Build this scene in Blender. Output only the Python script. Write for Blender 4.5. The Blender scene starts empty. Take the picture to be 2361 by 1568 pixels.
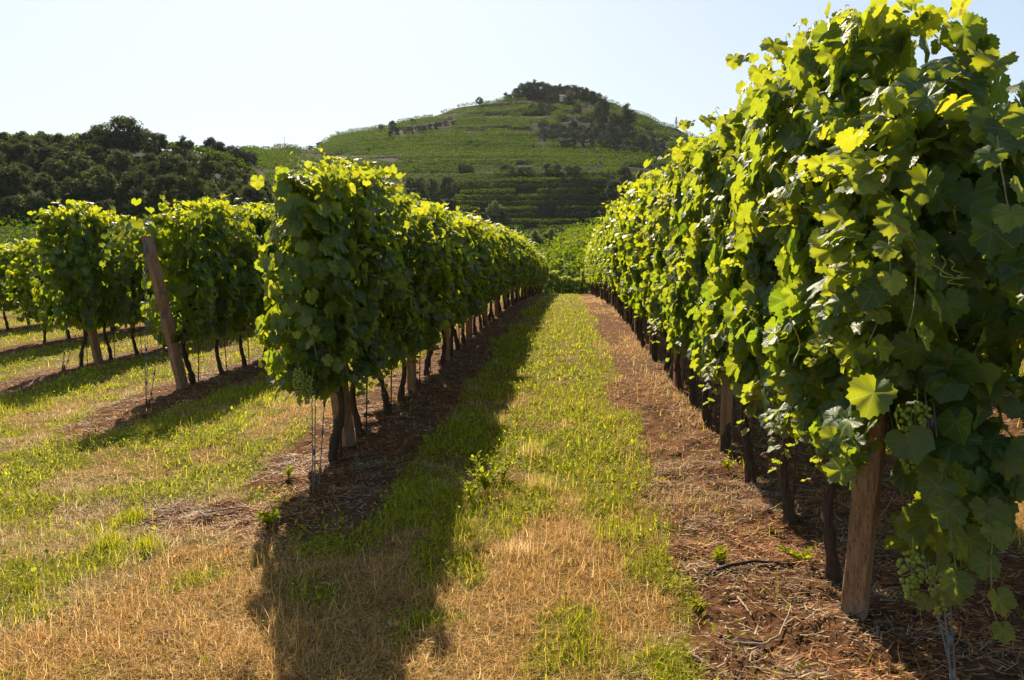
import bpy, math, random
import numpy as np
from mathutils import Vector, Matrix

# ------------------------------------------------------------------ camera, sky, sun, exposure
S = bpy.context.scene
C = S.collection
F_PX, CX, CY = 1850.0, 1180.5, 784.0          # focal length and centre, in units of a 2361 wide picture
PITCH, YAW = math.radians(6.45), math.radians(4.16)
CAM = np.array([0.0, 0.0, 1.6])
cd = bpy.data.cameras.new('camera')
cam = bpy.data.objects.new('camera', cd); C.objects.link(cam)
cam.location = CAM
cam.rotation_euler = (math.radians(90) - PITCH, 0, YAW)
cd.sensor_width = 36; cd.lens = F_PX / 2361 * 36
cd.clip_start = 0.05; cd.clip_end = 3000
S.camera = cam

SUN_EL, SUN_AZ = math.radians(36.5), math.radians(-19.3)   # azimuth from +Y, negative = to the left
SKY_GAIN = 0.125; HAZE = 0.00005
W = bpy.data.worlds.new('World'); S.world = W; W.use_nodes = True
wn = W.node_tree.nodes; wl = W.node_tree.links
bg = wn['Background']
sky = wn.new('ShaderNodeTexSky'); sky.sky_type = 'NISHITA'; sky.sun_disc = False
sky.sun_elevation = SUN_EL; sky.sun_rotation = SUN_AZ
sky.altitude = 200; sky.air_density = 1.0; sky.dust_density = 1.2; sky.ozone_density = 2.0
# the sky's radiance rolls off softly towards the bright region round the sun, as in bright summer haze
sepx = wn.new('ShaderNodeSeparateXYZ'); cmb = wn.new('ShaderNodeCombineXYZ'); wl.new(sky.outputs[0], sepx.inputs[0])
for ch, cap in enumerate((0.43, 0.475, 0.525)):
    m1 = wn.new('ShaderNodeMath'); m1.operation = 'MULTIPLY'; m1.inputs[1].default_value = -SKY_GAIN / cap; wl.new(sepx.outputs[ch], m1.inputs[0])
    m2 = wn.new('ShaderNodeMath'); m2.operation = 'EXPONENT'; wl.new(m1.outputs[0], m2.inputs[0])
    m3 = wn.new('ShaderNodeMath'); m3.operation = 'SUBTRACT'; m3.inputs[0].default_value = 1.0; wl.new(m2.outputs[0], m3.inputs[1])
    m4 = wn.new('ShaderNodeMath'); m4.operation = 'MULTIPLY'; m4.inputs[1].default_value = cap * 10; wl.new(m3.outputs[0], m4.inputs[0])
    wl.new(m4.outputs[0], cmb.inputs[ch])
wl.new(cmb.outputs[0], bg.inputs[0]); bg.inputs[1].default_value = 0.10
sd = bpy.data.lights.new('sun', 'SUN'); sd.energy = 5.0; sd.angle = math.radians(0.5); sd.color = (1.0, 0.86, 0.65)
sun = bpy.data.objects.new('sun', sd); C.objects.link(sun)
sdir = Vector((math.sin(SUN_AZ) * math.cos(SUN_EL), math.cos(SUN_AZ) * math.cos(SUN_EL), math.sin(SUN_EL)))
sun.rotation_euler = sdir.to_track_quat('Z', 'Y').to_euler()
sun.location = (-60, 200, 150)
S.view_settings.view_transform = 'Standard'; S.view_settings.look = 'None'
S.view_settings.exposure = 1.18; S.view_settings.gamma = 1.0
S.cycles.max_bounces = 10; S.cycles.transparent_max_bounces = 8
S.cycles.sample_clamp_indirect = 6.0

# ------------------------------------------------------------------ helpers
rng = np.random.default_rng(11)
random.seed(5)
_F = np.array([-math.sin(YAW) * math.cos(PITCH), math.cos(YAW) * math.cos(PITCH), -math.sin(PITCH)])
_R = np.array([math.cos(YAW), math.sin(YAW), 0.0])
_U = np.cross(_R, _F)

def uv(xd, yd):
    """viewing slope (x/y, z/y) of a point seen at (xd, yd)"""
    d = _F + _R * ((xd - CX) / F_PX) + _U * ((CY - yd) / F_PX)
    return d[0] / d[1], d[2] / d[1]

def at(xd, yd, dist):
    u, v = uv(xd, yd)
    return np.array([u * dist, dist, CAM[2] + v * dist])

def hash2(ix, iy, seed):
    h = (ix.astype(np.int64) * 374761393 + iy.astype(np.int64) * 668265263 + seed * 69069) & 0x7fffffff
    h = ((h ^ (h >> 13)) * 1274126177) & 0x7fffffff
    h = h ^ (h >> 16)
    return (h & 0xffff) / 65535.0

def vnoise(x, y, seed=0):
    x = np.asarray(x, float); y = np.asarray(y, float)
    ix = np.floor(x); iy = np.floor(y); fx = x - ix; fy = y - iy
    fx = fx * fx * (3 - 2 * fx); fy = fy * fy * (3 - 2 * fy)
    a = hash2(ix, iy, seed); b = hash2(ix + 1, iy, seed); c = hash2(ix, iy + 1, seed); d = hash2(ix + 1, iy + 1, seed)
    return (a * (1 - fx) + b * fx) * (1 - fy) + (c * (1 - fx) + d * fx) * fy

def fbm(x, y, seed=0, octaves=3):
    t = 0; a = 0.5; s = 0
    for k in range(octaves):
        t = t + a * vnoise(x * 2 ** k, y * 2 ** k, seed + k * 17); s += a; a *= 0.5
    return t / s

def mesh_from(name, V, T, attrs=None, smooth=False, mats=None, midx=None):
    """one mesh out of arrays: V (n,3), T (m,3) triangles or (m,4) quads"""
    V = np.ascontiguousarray(V, dtype=np.float32); T = np.ascontiguousarray(T, dtype=np.int32)
    k = T.shape[1]
    me = bpy.data.meshes.new(name)
    me.vertices.add(len(V)); me.vertices.foreach_set('co', V.ravel())
    me.loops.add(T.size); me.loops.foreach_set('vertex_index', T.ravel())
    me.polygons.add(len(T))
    me.polygons.foreach_set('loop_start', np.arange(0, T.size, k, dtype=np.int32))
    try:
        me.polygons.foreach_set('loop_total', np.full(len(T), k, dtype=np.int32))
    except Exception:
        pass
    for an, (typ, arr) in (attrs or {}).items():
        at_ = me.attributes.new(an, typ, 'POINT')
        key = {'FLOAT_VECTOR': 'vector', 'FLOAT_COLOR': 'color', 'FLOAT': 'value'}[typ]
        at_.data.foreach_set(key, np.ascontiguousarray(arr, dtype=np.float32).ravel())
    for m in mats or []:
        me.materials.append(m)
    if midx is not None:
        me.polygons.foreach_set('material_index', np.ascontiguousarray(midx, dtype=np.int32))
    me.update(calc_edges=True)
    me.validate()
    me.polygons.foreach_set('use_smooth', np.full(len(me.polygons), smooth))
    return me

class Acc:
    """collects pieces of triangles with a per-vertex vector attribute"""
    def __init__(self): self.V = []; self.T = []; self.A = []; self.n = 0
    def add(self, V, T, A=None):
        V = np.asarray(V, float); self.V.append(V); self.T.append(np.asarray(T) + self.n)
        self.A.append(np.zeros((len(V), 3)) if A is None else np.broadcast_to(np.asarray(A, float), (len(V), 3)))
        self.n += len(V)
    def mesh(self, name, mat, smooth=False, attr='leaf'):
        return mesh_from(name, np.concatenate(self.V), np.concatenate(self.T),
                         {attr: ('FLOAT_VECTOR', np.concatenate(self.A))}, smooth, [mat])

def tube(path, radii, sides=8, cap=True, jitter=0.0, seed=0):
    """tapered tube along a path -> V, T"""
    P = np.asarray(path, float); n = len(P)
    r = np.broadcast_to(np.asarray(radii, float), (n,))
    tg = np.gradient(P, axis=0); tg /= np.linalg.norm(tg, axis=1)[:, None] + 1e-9
    ref = np.array([0, 0, 1.0]) if abs(tg[0][2]) < 0.8 else np.array([1.0, 0, 0])
    V = []
    rr = np.random.default_rng(seed)
    for i in range(n):
        a = np.cross(tg[i], ref); a /= np.linalg.norm(a) + 1e-9; b = np.cross(tg[i], a)
        ang = np.linspace(0, 2 * math.pi, sides, endpoint=False)
        rad = r[i] * (1 + jitter * rr.uniform(-1, 1, sides))
        V.append(P[i] + np.outer(np.cos(ang) * rad, a) + np.outer(np.sin(ang) * rad, b))
    V = np.concatenate(V); T = []
    for i in range(n - 1):
        for j in range(sides):
            a = i * sides + j; b = i * sides + (j + 1) % sides
            T += [(a, b, b + sides), (a, b + sides, a + sides)]
    if cap:
        for base in (0, (n - 1) * sides):
            for j in range(1, sides - 1):
                T.append((base, base + j, base + j + 1) if base else (base, base + j + 1, base + j))
    return V, np.array(T)

def obj(name, me, parent=None, loc=(0, 0, 0), rot=(0, 0, 0), scale=(1, 1, 1)):
    o = bpy.data.objects.new(name, me); C.objects.link(o)
    o.location = loc; o.rotation_euler = rot; o.scale = scale
    if parent: o.parent = parent
    return o

def tag(o, label=None, cat=None, group=None, kind=None):
    if label: o['label'] = label
    if cat: o['category'] = cat
    if group: o['group'] = group
    if kind: o['kind'] = kind
    return o

def thing(name, label, cat, loc=(0, 0, 0), rotz=0.0, group=None):
    o = bpy.data.objects.new(name, None); C.objects.link(o)
    o.empty_display_size = 0.2
    o.location = loc; o.rotation_euler = (0, 0, rotz)
    return tag(o, label, cat, group)

# ------------------------------------------------------------------ materials
class NT:
    def __init__(self, name):
        self.m = bpy.data.materials.new(name); self.m.use_nodes = True
        self.t = self.m.node_tree; self.t.nodes.clear()
        self.out = self.n('ShaderNodeOutputMaterial')
    def n(self, typ, **kw):
        x = self.t.nodes.new(typ)
        for k, v in kw.items(): setattr(x, k, v)
        return x
    def l(self, a, b): self.t.links.new(a, b)
    def val(self, sock, v):
        if hasattr(v, 'is_linked') or hasattr(v, 'links'): self.l(v, sock)
        else: sock.default_value = v
    def math(self, op, a, b=0.0, c=None, clamp=False):
        x = self.n('ShaderNodeMath', operation=op, use_clamp=clamp)
        self.val(x.inputs[0], a); self.val(x.inputs[1], b)
        if c is not None: self.val(x.inputs[2], c)
        return x.outputs[0]
    def mix(self, f, a, b):
        x = self.n('ShaderNodeMix', data_type='RGBA')
        self.val(x.inputs[0], f)
        for s, v in ((x.inputs[6], a), (x.inputs[7], b)):
            if isinstance(v, tuple): s.default_value = (*v, 1) if len(v) == 3 else v
            else: self.l(v, s)
        return x.outputs[2]
    def noise(self, scale, detail=4, vec=None, rough=0.55, out=0):
        x = self.n('ShaderNodeTexNoise'); x.inputs['Scale'].default_value = scale
        x.inputs['Detail'].default_value = detail; x.inputs['Roughness'].default_value = rough
        if vec is not None: self.l(vec, x.inputs['Vector'])
        return x.outputs[out]
    def remap(self, v, a, b, c=0.0, d=1.0):
        x = self.n('ShaderNodeMapRange', clamp=True); self.val(x.inputs[0], v)
        for i, q in enumerate((a, b, c, d)): x.inputs[i + 1].default_value = q
        return x.outputs[0]
    def bump(self, h, strength=0.5, dist=0.02):
        x = self.n('ShaderNodeBump'); x.inputs['Strength'].default_value = strength
        x.inputs['Distance'].default_value = dist; self.l(h, x.inputs['Height'])
        return x.outputs[0]
    def bsdf(self, col, rough=0.7, spec=0.3, normal=None):
        x = self.n('ShaderNodeBsdfPrincipled')
        if isinstance(col, tuple): x.inputs['Base Color'].default_value = (*col, 1)
        else: self.l(col, x.inputs['Base Color'])
        self.val(x.inputs['Roughness'], rough); x.inputs['Specular IOR Level'].default_value = spec
        if normal is not None: self.l(normal, x.inputs['Normal'])
        return x
    def surf(self, s): self.l(s, self.out.inputs['Surface']); return self.m

def leaf_material(name, dark, mid, light, trans_a, trans_b, under, veins=True, tfac=0.45, rough=0.48, spec=0.42):
    t = NT(name)
    a = t.n('ShaderNodeAttribute', attribute_name='leaf')
    sep = t.n('ShaderNodeSeparateXYZ'); t.l(a.outputs['Vector'], sep.inputs[0])
    u, v, r = sep.outputs
    oi = t.n('ShaderNodeObjectInfo')
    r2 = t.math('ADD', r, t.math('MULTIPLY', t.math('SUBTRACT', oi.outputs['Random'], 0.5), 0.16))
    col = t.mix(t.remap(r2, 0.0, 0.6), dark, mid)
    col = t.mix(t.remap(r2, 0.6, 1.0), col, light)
    tr = t.mix(r2, trans_a, trans_b)
    co = t.n('ShaderNodeTexCoord').outputs['Object']
    blotch = t.noise(38.0, 3, co)
    col = t.mix(t.math('MULTIPLY', t.remap(blotch, 0.35, 0.75), 0.35), col, dark)
    nrm = None
    if veins:
        vmin = None
        for k, deg in enumerate((0, 52, -52, 103, -103)):
            dx, dy = math.sin(math.radians(deg)), math.cos(math.radians(deg))
            along = t.math('ADD', t.math('MULTIPLY', u, dx), t.math('MULTIPLY', v, dy))
            perp = t.math('ABSOLUTE', t.math('SUBTRACT', t.math('MULTIPLY', u, dy), t.math('MULTIPLY', v, dx)))
            perp = t.math('ADD', perp, t.math('MULTIPLY', t.math('LESS_THAN', along, 0.0), 5.0))
            # secondary veins: slanted stripes on each side of a main vein
            vmin = perp if vmin is None else t.math('MINIMUM', vmin, perp)
        vein = t.remap(vmin, 0.008, 0.03, 1.0, 0.0)
        sec = t.math('PINGPONG', t.math('ADD', t.math('MULTIPLY', v, 1.0), t.math('MULTIPLY', t.math('ABSOLUTE', u), -0.85)), 0.075)
        secm = t.remap(sec, 0.0, 0.016, 0.45, 0.0)
        vein = t.math('MAXIMUM', vein, secm)
        col = t.mix(t.math('MULTIPLY', vein, 0.45), col, (0.22, 0.27, 0.08))
        tr = t.mix(t.math('MULTIPLY', vein, 0.5), tr, (0.62, 0.66, 0.16))
        nrm = t.bump(t.math('ADD', t.math('MULTIPLY', vein, -0.6), blotch), 0.35, 0.01)
    brown = t.math('MULTIPLY', t.remap(t.noise(17.0, 2, co), 0.66, 0.70), t.remap(r, 0.35, 0.6))
    col = t.mix(t.math('MULTIPLY', brown, 0.8), col, (0.16, 0.085, 0.03)); tr = t.mix(t.math('MULTIPLY', brown, 0.8), tr, (0.30, 0.17, 0.03))
    bf = t.n('ShaderNodeNewGeometry').outputs['Backfacing']
    col = t.mix(bf, col, t.mix(0.6, col, under))
    p = t.bsdf(col, t.math('ADD', rough, t.math('MULTIPLY', bf, 0.25)), spec, nrm)
    tb = t.n('ShaderNodeBsdfTranslucent'); t.l(tr, tb.inputs['Color'])
    mx = t.n('ShaderNodeMixShader'); mx.inputs[0].default_value = tfac
    t.l(p.outputs[0], mx.inputs[1]); t.l(tb.outputs[0], mx.inputs[2])
    return t.surf(mx.outputs[0])

def tint_material(name, tfac=0.4, rough=0.6, spec=0.25, boost=1.15):
    """surface coloured by its own per-vertex pigment"""
    t = NT(name)
    a = t.n('ShaderNodeAttribute', attribute_name='leaf')
    p = t.bsdf(a.outputs['Color'], rough, spec)
    tb = t.n('ShaderNodeBsdfTranslucent')
    mul = t.n('ShaderNodeVectorMath', operation='SCALE'); mul.inputs['Scale'].default_value = boost
    t.l(a.outputs['Vector'], mul.inputs[0]); t.l(mul.outputs[0], tb.inputs['Color'])
    mx = t.n('ShaderNodeMixShader'); mx.inputs[0].default_value = tfac
    t.l(p.outputs[0], mx.inputs[1]); t.l(tb.outputs[0], mx.inputs[2])
    return t.surf(mx.outputs[0])

M_leaf = leaf_material('vine_leaf', (0.016, 0.045, 0.010), (0.040, 0.095, 0.014), (0.12, 0.19, 0.022),
                       (0.28, 0.42, 0.010), (0.64, 0.63, 0.015), (0.10, 0.14, 0.07), True, 0.44)
M_leaf_far = leaf_material('vine_leaf_plain', (0.018, 0.048, 0.010), (0.042, 0.098, 0.014), (0.12, 0.19, 0.022),
                       (0.28, 0.42, 0.010), (0.62, 0.62, 0.015), (0.10, 0.14, 0.07), False, 0.44)
M_hillvine = leaf_material('hill_vine_leaf', (0.007, 0.026, 0.002), (0.022, 0.060, 0.003), (0.062, 0.110, 0.004),
                       (0.09, 0.20, 0.002), (0.24, 0.32, 0.004), (0.02, 0.04, 0.005), False, 0.34, 0.7, 0.04)  # pigment darkened to stand in for the shaded faces of the rows
M_valley = leaf_material('valley_vine_leaf', (0.018, 0.045, 0.005), (0.040, 0.085, 0.006), (0.09, 0.14, 0.01),
                       (0.16, 0.29, 0.005), (0.38, 0.44, 0.01), (0.05, 0.08, 0.01), False, 0.38, 0.6, 0.1)  # brighter copy of the hill leaf, without that painted-in shade
M_tree = leaf_material('tree_leaf', (0.026, 0.040, 0.015), (0.045, 0.064, 0.020), (0.085, 0.10, 0.028),
                       (0.06, 0.09, 0.015), (0.14, 0.16, 0.03), (0.05, 0.06, 0.03), False, 0.30, 0.6, 0.2)
M_tree_lt = leaf_material('pale_tree_leaf', (0.035, 0.055, 0.018), (0.06, 0.085, 0.026), (0.10, 0.12, 0.04),
                       (0.10, 0.14, 0.025), (0.20, 0.23, 0.05), (0.08, 0.09, 0.05), False, 0.30, 0.6, 0.2)
M_pale = leaf_material('pale_bush_leaf', (0.06, 0.085, 0.03), (0.09, 0.12, 0.045), (0.14, 0.17, 0.07),
                       (0.18, 0.24, 0.05), (0.30, 0.34, 0.09), (0.12, 0.14, 0.08), False, 0.36, 0.6, 0.2)
M_olive = leaf_material('olive_leaf', (0.045, 0.060, 0.038), (0.075, 0.095, 0.060), (0.12, 0.14, 0.09),
                       (0.07, 0.09, 0.04), (0.12, 0.14, 0.07), (0.11, 0.12, 0.09), False, 0.22, 0.6, 0.2)
M_grass = tint_material('grass_blade', 0.5, 0.6, 0.06, 1.4)
M_litter = tint_material('litter', 0.12, 0.7, 0.2, 1.0)
M_shoot = tint_material('shoot_bark', 0.1, 0.5, 0.35, 1.0)

def wood_material(name, a, b, c, scale=(14, 14, 1.2)):
    t = NT(name)
    tc = t.n('ShaderNodeTexCoord').outputs['Object']
    mp = t.n('ShaderNodeMapping'); mp.inputs['Scale'].default_value = scale; t.l(tc, mp.inputs[0])
    g = t.noise(3.0, 6, mp.outputs[0], 0.65); g2 = t.noise(5.0, 3, tc)
    col = t.mix(t.remap(g, 0.3, 0.7), a, b)
    col = t.mix(t.math('MULTIPLY', t.remap(g2, 0.45, 0.7), 0.6), col, c)
    crack = t.remap(t.noise(9.0, 2, mp.outputs[0], .4), 0.32, 0.38, 1.0, 0.0)
    col = t.mix(t.math('MULTIPLY', crack, .45), col, tuple(q * .35 for q in a))
    p = t.bsdf(col, 0.85, 0.12, t.bump(t.math('SUBTRACT', g, crack), 0.8, 0.012))
    return t.surf(p.outputs[0])
M_post = wood_material('weathered_post_wood', (0.16, 0.085, 0.045), (0.38, 0.23, 0.12), (0.30, 0.25, 0.21), (18, 18, .45))
M_bark = wood_material('vine_bark', (0.030, 0.019, 0.013), (0.12, 0.080, 0.055), (0.08, 0.065, 0.05), (26, 26, 3))
M_treebark = wood_material('tree_bark', (0.03, 0.024, 0.018), (0.07, 0.055, 0.04), (0.05, 0.045, 0.04), (3, 3, .5))
t = NT('galvanised_wire'); p_ = t.bsdf((0.13, 0.13, 0.13), 0.55, 0.4); p_.inputs['Metallic'].default_value = 0.3; M_wire = t.surf(p_.outputs[0])
t = NT('rusty_rod'); tc_ = t.n('ShaderNodeTexCoord').outputs['Object']
p_ = t.bsdf(t.mix(t.noise(40, 3, tc_), (0.06, 0.03, 0.02), (0.16, 0.07, 0.03)), 0.7, 0.3); M_rod = t.surf(p_.outputs[0])
t = NT('grape_skin'); tc_ = t.n('ShaderNodeTexCoord').outputs['Object']
p_ = t.bsdf(t.mix(t.noise(30, 2, tc_), (0.22, 0.30, 0.05), (0.38, 0.42, 0.07)), 0.28, 0.5)
tb_ = t.n('ShaderNodeBsdfTranslucent'); tb_.inputs['Color'].default_value = (0.6, 0.62, 0.06, 1)
mx_ = t.n('ShaderNodeMixShader'); mx_.inputs[0].default_value = 0.4
t.l(p_.outputs[0], mx_.inputs[1]); t.l(tb_.outputs[0], mx_.inputs[2]); M_grape = t.surf(mx_.outputs[0])

# ------------------------------------------------------------------ the lie of the land
ROWX = lambda k: -1.77 + 3.0 * k          # k = 0 row left of the path, 1 right of it
ENDY = lambda x: 6.2 - (x + 1.77) * 0.927   # post bases of the row ends stand on this line
def near_z(x, y):
    s = np.clip(-(x + 2.2), 0, 6.5)
    z = -0.055 * s
    q = np.maximum(y - 16, 0); z = z - np.where(q < 12, 0.0017 * q * q, 0.245 + 0.0408 * (q - 12))
    d = np.abs((x - ROWX(0) + 1.5) % 3.0 - 1.5)
    z = z + 0.035 * np.exp(-(d / 0.55) ** 2) * np.clip((y - ENDY(x) + 1.5) / 1.5, 0, 1)   # low ridge of earth along each row
    z = z + 0.05 * (fbm(x * .6, y * .6, 3) - .5)
    return z

_cols = {
 -1200: [(80, 585), (100, 515), (150, 312)],
 0:    [(80, 580), (104, 508), (150, 322)],
 250:  [(80, 578), (104, 505), (152, 328)],
 450:  [(80, 575), (105, 508), (160, 345)],
 560:  [(80, 575), (107, 515), (175, 354), (330, 344)],
 640:  [(80, 575), (107, 525), (180, 440), (260, 375), (345, 345)],
 760:  [(80, 578), (110, 535), (200, 500), (270, 410), (335, 352), (425, 318)],
 900:  [(80, 585), (110, 550), (215, 530), (270, 405), (335, 335), (425, 289)],
 1090: [(75, 640), (100, 605), (130, 580), (240, 540), (269, 402), (335, 322), (425, 241)],
 1200: [(75, 640), (100, 608), (130, 582), (240, 540), (269, 402), (335, 322), (425, 220)],
 1260: [(75, 640), (100, 604), (130, 575), (240, 540), (269, 402), (335, 322), (425, 219)],
 1320: [(75, 636), (100, 575), (120, 556), (240, 540), (269, 402), (335, 322), (425, 221)],
 1385: [(75, 630), (100, 560), (120, 540), (240, 535), (269, 402), (335, 325), (425, 230)],
 1450: [(75, 625), (100, 555), (120, 535), (240, 530), (270, 407), (335, 340), (425, 255)],
 1520: [(75, 625), (100, 555), (120, 535), (240, 530), (272, 420), (335, 360), (425, 285)],
 1700: [(75, 625), (100, 560), (130, 540), (230, 530), (280, 460), (425, 350)],
 2000: [(75, 625), (100, 570), (130, 550), (230, 530), (425, 420)],
 2400: [(75, 625), (100, 575), (130, 555), (230, 530), (425, 450)],
 3600: [(75, 625), (100, 575), (130, 555), (230, 530), (425, 470)],
}
DG = np.arange(60, 760, 2.0)
_U_ = []; _Z = []
for xd, lst in _cols.items():
    ds = [60.0]; zs = [CAM[2] - 3.3]
    for d, yd in lst:
        u_, v_ = uv(xd, yd); ds.append(d); zs.append(CAM[2] + v_ * d)
    fall = 0.02 if ds[-1] < 200 else 0.28
    ds.append(900); zs.append(zs[-1] - fall * (900 - ds[-2]))
    zz = np.interp(DG, ds, zs)
    k = np.exp(-np.linspace(-2, 2, 9) ** 2); k /= k.sum()
    zz = np.convolve(np.pad(zz, 4, mode='edge'), k, mode='valid')
    _U_.append(uv(xd, 540)[0]); _Z.append(zz)
_U_ = np.array(_U_); _Z = np.array(_Z)
UG = np.linspace(_U_[0], _U_[-1], 400)
ZG = np.array([np.interp(UG, _U_, _Z[:, j]) for j in range(len(DG))]).T
_k = np.exp(-np.linspace(-2, 2, 9) ** 2); _k /= _k.sum()
ZG = np.array([np.convolve(np.pad(ZG[:, j], 4, mode='edge'), _k, mode='valid') for j in range(len(DG))]).T

def far_z(x, y):
    x = np.asarray(x, float); y = np.asarray(y, float)
    u = np.clip(x / np.maximum(y, 1.0), UG[0], UG[-1] - 1e-6); d = np.clip(y, DG[0], DG[-1] - 1e-6)
    fu = (u - UG[0]) / (UG[1] - UG[0]); fd = (d - DG[0]) / 2.0
    i = np.clip(fu.astype(int), 0, len(UG) - 2); j = np.clip(fd.astype(int), 0, len(DG) - 2)
    a = fu - i; b = fd - j
    z = (ZG[i, j] * (1 - a) + ZG[i + 1, j] * a) * (1 - b) + (ZG[i, j + 1] * (1 - a) + ZG[i + 1, j + 1] * a) * b
    z = z + (fbm(x * .03, y * .03, 9) - .5) * np.clip((y - 80) / 120, 0, 1) * 3.0
    # terraces: level treads and steep banks cut into the hill
    w = np.clip((y - 205) / 25, 0, 1); ph = 2 * (fbm(x * .012, y * .012, 19) - .5)
    P_ = 6.4; a = 2 * math.pi * (z / P_ + ph)
    return z - w * np.clip((z - 36) / 6, 0, 1) * .86 * P_ / (2 * math.pi) * (np.sin(a) + .22 * np.sin(2 * a)) * .86 - w * np.clip((40 - z) / 6, 0, 1) * .6 * 3.4 / (2 * math.pi) * np.sin(2 * math.pi * z / 3.4)

def land(x, y):
    x = np.asarray(x, float); y = np.asarray(y, float)
    w = np.clip((y - 46) / 20, 0, 1); w = w * w * (3 - 2 * w)
    return near_z(x, np.minimum(y, 66)) * (1 - w) + far_z(x, y) * w

def hit(xd, yd, d0=60, d1=460):
    """where the sight line through (xd, yd) first meets the land beyond d0"""
    d = np.arange(d0, d1, 0.5); u_, v_ = uv(xd, yd)
    zl = land(u_ * d, d); zr = CAM[2] + v_ * d
    k = np.argmax(zl >= zr) if (zl >= zr).any() else int(np.argmin(zr - zl))
    return np.array([u_ * d[k], d[k], zl[k]])

# how much bare earth shows, and how green the grass is
def dirt_amount(x, y):
    d = np.abs((x - ROWX(0) + 1.5) % 3.0 - 1.5) + (fbm(x * 1.3, y * 0.8, 21) - .5) * 0.55
    m = np.clip((np.where(x > -.3, 0.80, np.where(x < -3, 0.50, 0.62)) - d) / 0.16, 0, 1)
    m = m * np.clip((y - ENDY(x) + 1.75 + (fbm(x * 1.1, y * 1.1, 33) - .5) * 1.6) / 0.6, 0, 1)
    # the worn bare patch reaching out in front of the row left of the path
    px, py = x + 2.05, y - 4.50
    m = np.maximum(m, np.clip(1.25 - np.sqrt((px / 1.15) ** 2 + ((py + .18 * px) / 0.42) ** 2) + (fbm(x * 3, y * 3, 5) - .5) * 0.9, 0, 1) * 0.95)
    # earth around the near end of the right hand row
    qx = x - 1.55
    m = np.maximum(m, np.clip((1.05 - np.abs(qx) + (fbm(x * 1.6, y * 1.6, 55) - .5) * .5) / 0.2, 0, 1) * (y < 7))
    return np.clip(m, 0, 1)
def green_amount(x, y):
    n = .5 + (fbm(x * 1.4 + 7, y * 1.1, 41) - .5) * 0.9 + (fbm(x * 4.4, y * 3.4, 47) - .5) * 0.95
    y = y + (fbm(x * 1.1, y * 1.1, 63) - .5) * 1.8
    base = 0.445 + 0.13 * np.clip((y - 4.3) / 1.2, 0, 1)
    path = np.exp(-((x + 0.25) / 0.8) ** 2) * np.clip((y - 3.9) / 1.0, 0, 1)
    base = base - 0.16 * np.exp(-((x + 1.0) / .75) ** 2) * (y < 4.5) - 0.03 * (y < 4.3) + 0.12 * np.exp(-((x - .45) / .3) ** 2) + 0.12 * path - 0.10 * np.exp(-((y - 3.7) / 0.8) ** 2) * (np.abs(x) < 2.4)
    base = base - 0.13 * np.exp(-((y - 9.3) / 0.9) ** 2) * (np.abs(x) < 1.4) - 0.05 * (x < -2.4)
    return np.clip((n + base - 0.93) / 0.22 + 0.5, 0, 1)

# ------------------------------------------------------------------ ground
ys = np.concatenate([np.arange(-8, 1.5, 0.5), np.arange(1.5, 9, 0.045), np.arange(9, 20, 0.11), np.arange(20, 60, 0.5), np.arange(60, 200, 2.0), np.arange(200, 440, 1.1), np.arange(440, 740, 6.0)])
ss = np.linspace(-1, 1, 401); ss = np.sign(ss) * (0.35 * np.abs(ss) + 0.65 * np.abs(ss) ** 2.2)
Yg, Sg = np.meshgrid(ys, ss, indexing='ij')
Xg = Sg * (13 + 0.9 * np.maximum(Yg, 0)) - 0.3
Zg = land(Xg, Yg)
dm = dirt_amount(Xg, Yg) * (Yg < 60)
nearw = np.clip((14 - Yg) / 6, 0, 1)
Zg = Zg + nearw * (dm * 0.085 * (fbm(Xg * 6, Yg * 6, 71, 3) - .5) + (1 - dm) * 0.05 * (fbm(Xg * 2.4, Yg * 2.4, 75, 3) - .5))
gm = green_amount(Xg, Yg)
# on the hill: bare brown banks
def display_xy(x, y, z):
    d = np.stack([x - CAM[0], y - CAM[1], z - CAM[2]], -1)
    f = d @ _F; return CX + F_PX * (d @ _R) / np.maximum(f, 1e-3), CY - F_PX * (d @ _U) / np.maximum(f, 1e-3)
DX, DY = display_xy(Xg, Yg, Zg)
def bank(x, y):
    def band(x0, x1, ya, yb, h):
        c = ya + (yb - ya) * (x - x0) / (x1 - x0)
        return (x > x0) & (x < x1) & (np.abs(y - c) < h)
    y = y + (fbm(x * .03, y * .03, 181) - .5) * 9
    return (band(1030, 1245, 254, 242, 4) | band(980, 1260, 268, 272, 3) | band(900, 1260, 308, 300, 4) | band(1200, 1360, 228, 252, 4) |
            band(1225, 1400, 270, 285, 5) | band(690, 930, 358, 372, 4) | band(1080, 1400, 388, 396, 3))
bk = np.where(Yg > 200, bank(DX, DY) * 1.0, 0.0)
V = np.stack([Xg, Yg, Zg], -1).reshape(-1, 3)
ny, nx = Xg.shape
idx = np.arange(ny * nx).reshape(ny, nx)
Q = np.stack([idx[:-1, :-1], idx[:-1, 1:], idx[1:, 1:], idx[1:, :-1]], -1).reshape(-1, 4)
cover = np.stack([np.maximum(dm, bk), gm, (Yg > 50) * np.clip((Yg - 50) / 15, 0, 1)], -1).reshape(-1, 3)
t = NT('earth_and_turf')
a = t.n('ShaderNodeAttribute', attribute_name='cover'); sp = t.n('ShaderNodeSeparateXYZ'); t.l(a.outputs['Vector'], sp.inputs[0])
pos = t.n('ShaderNodeNewGeometry').outputs['Position']
n1 = t.noise(9, 6, pos, 0.65); n2 = t.noise(45, 5, pos, 0.7); n3 = t.noise(2.2, 3, pos); n4 = t.noise(0.09, 5, pos)
dirtc = t.mix(t.remap(n1, 0.35, 0.65), (0.060, 0.026, 0.012), (0.19, 0.090, 0.040))
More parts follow.
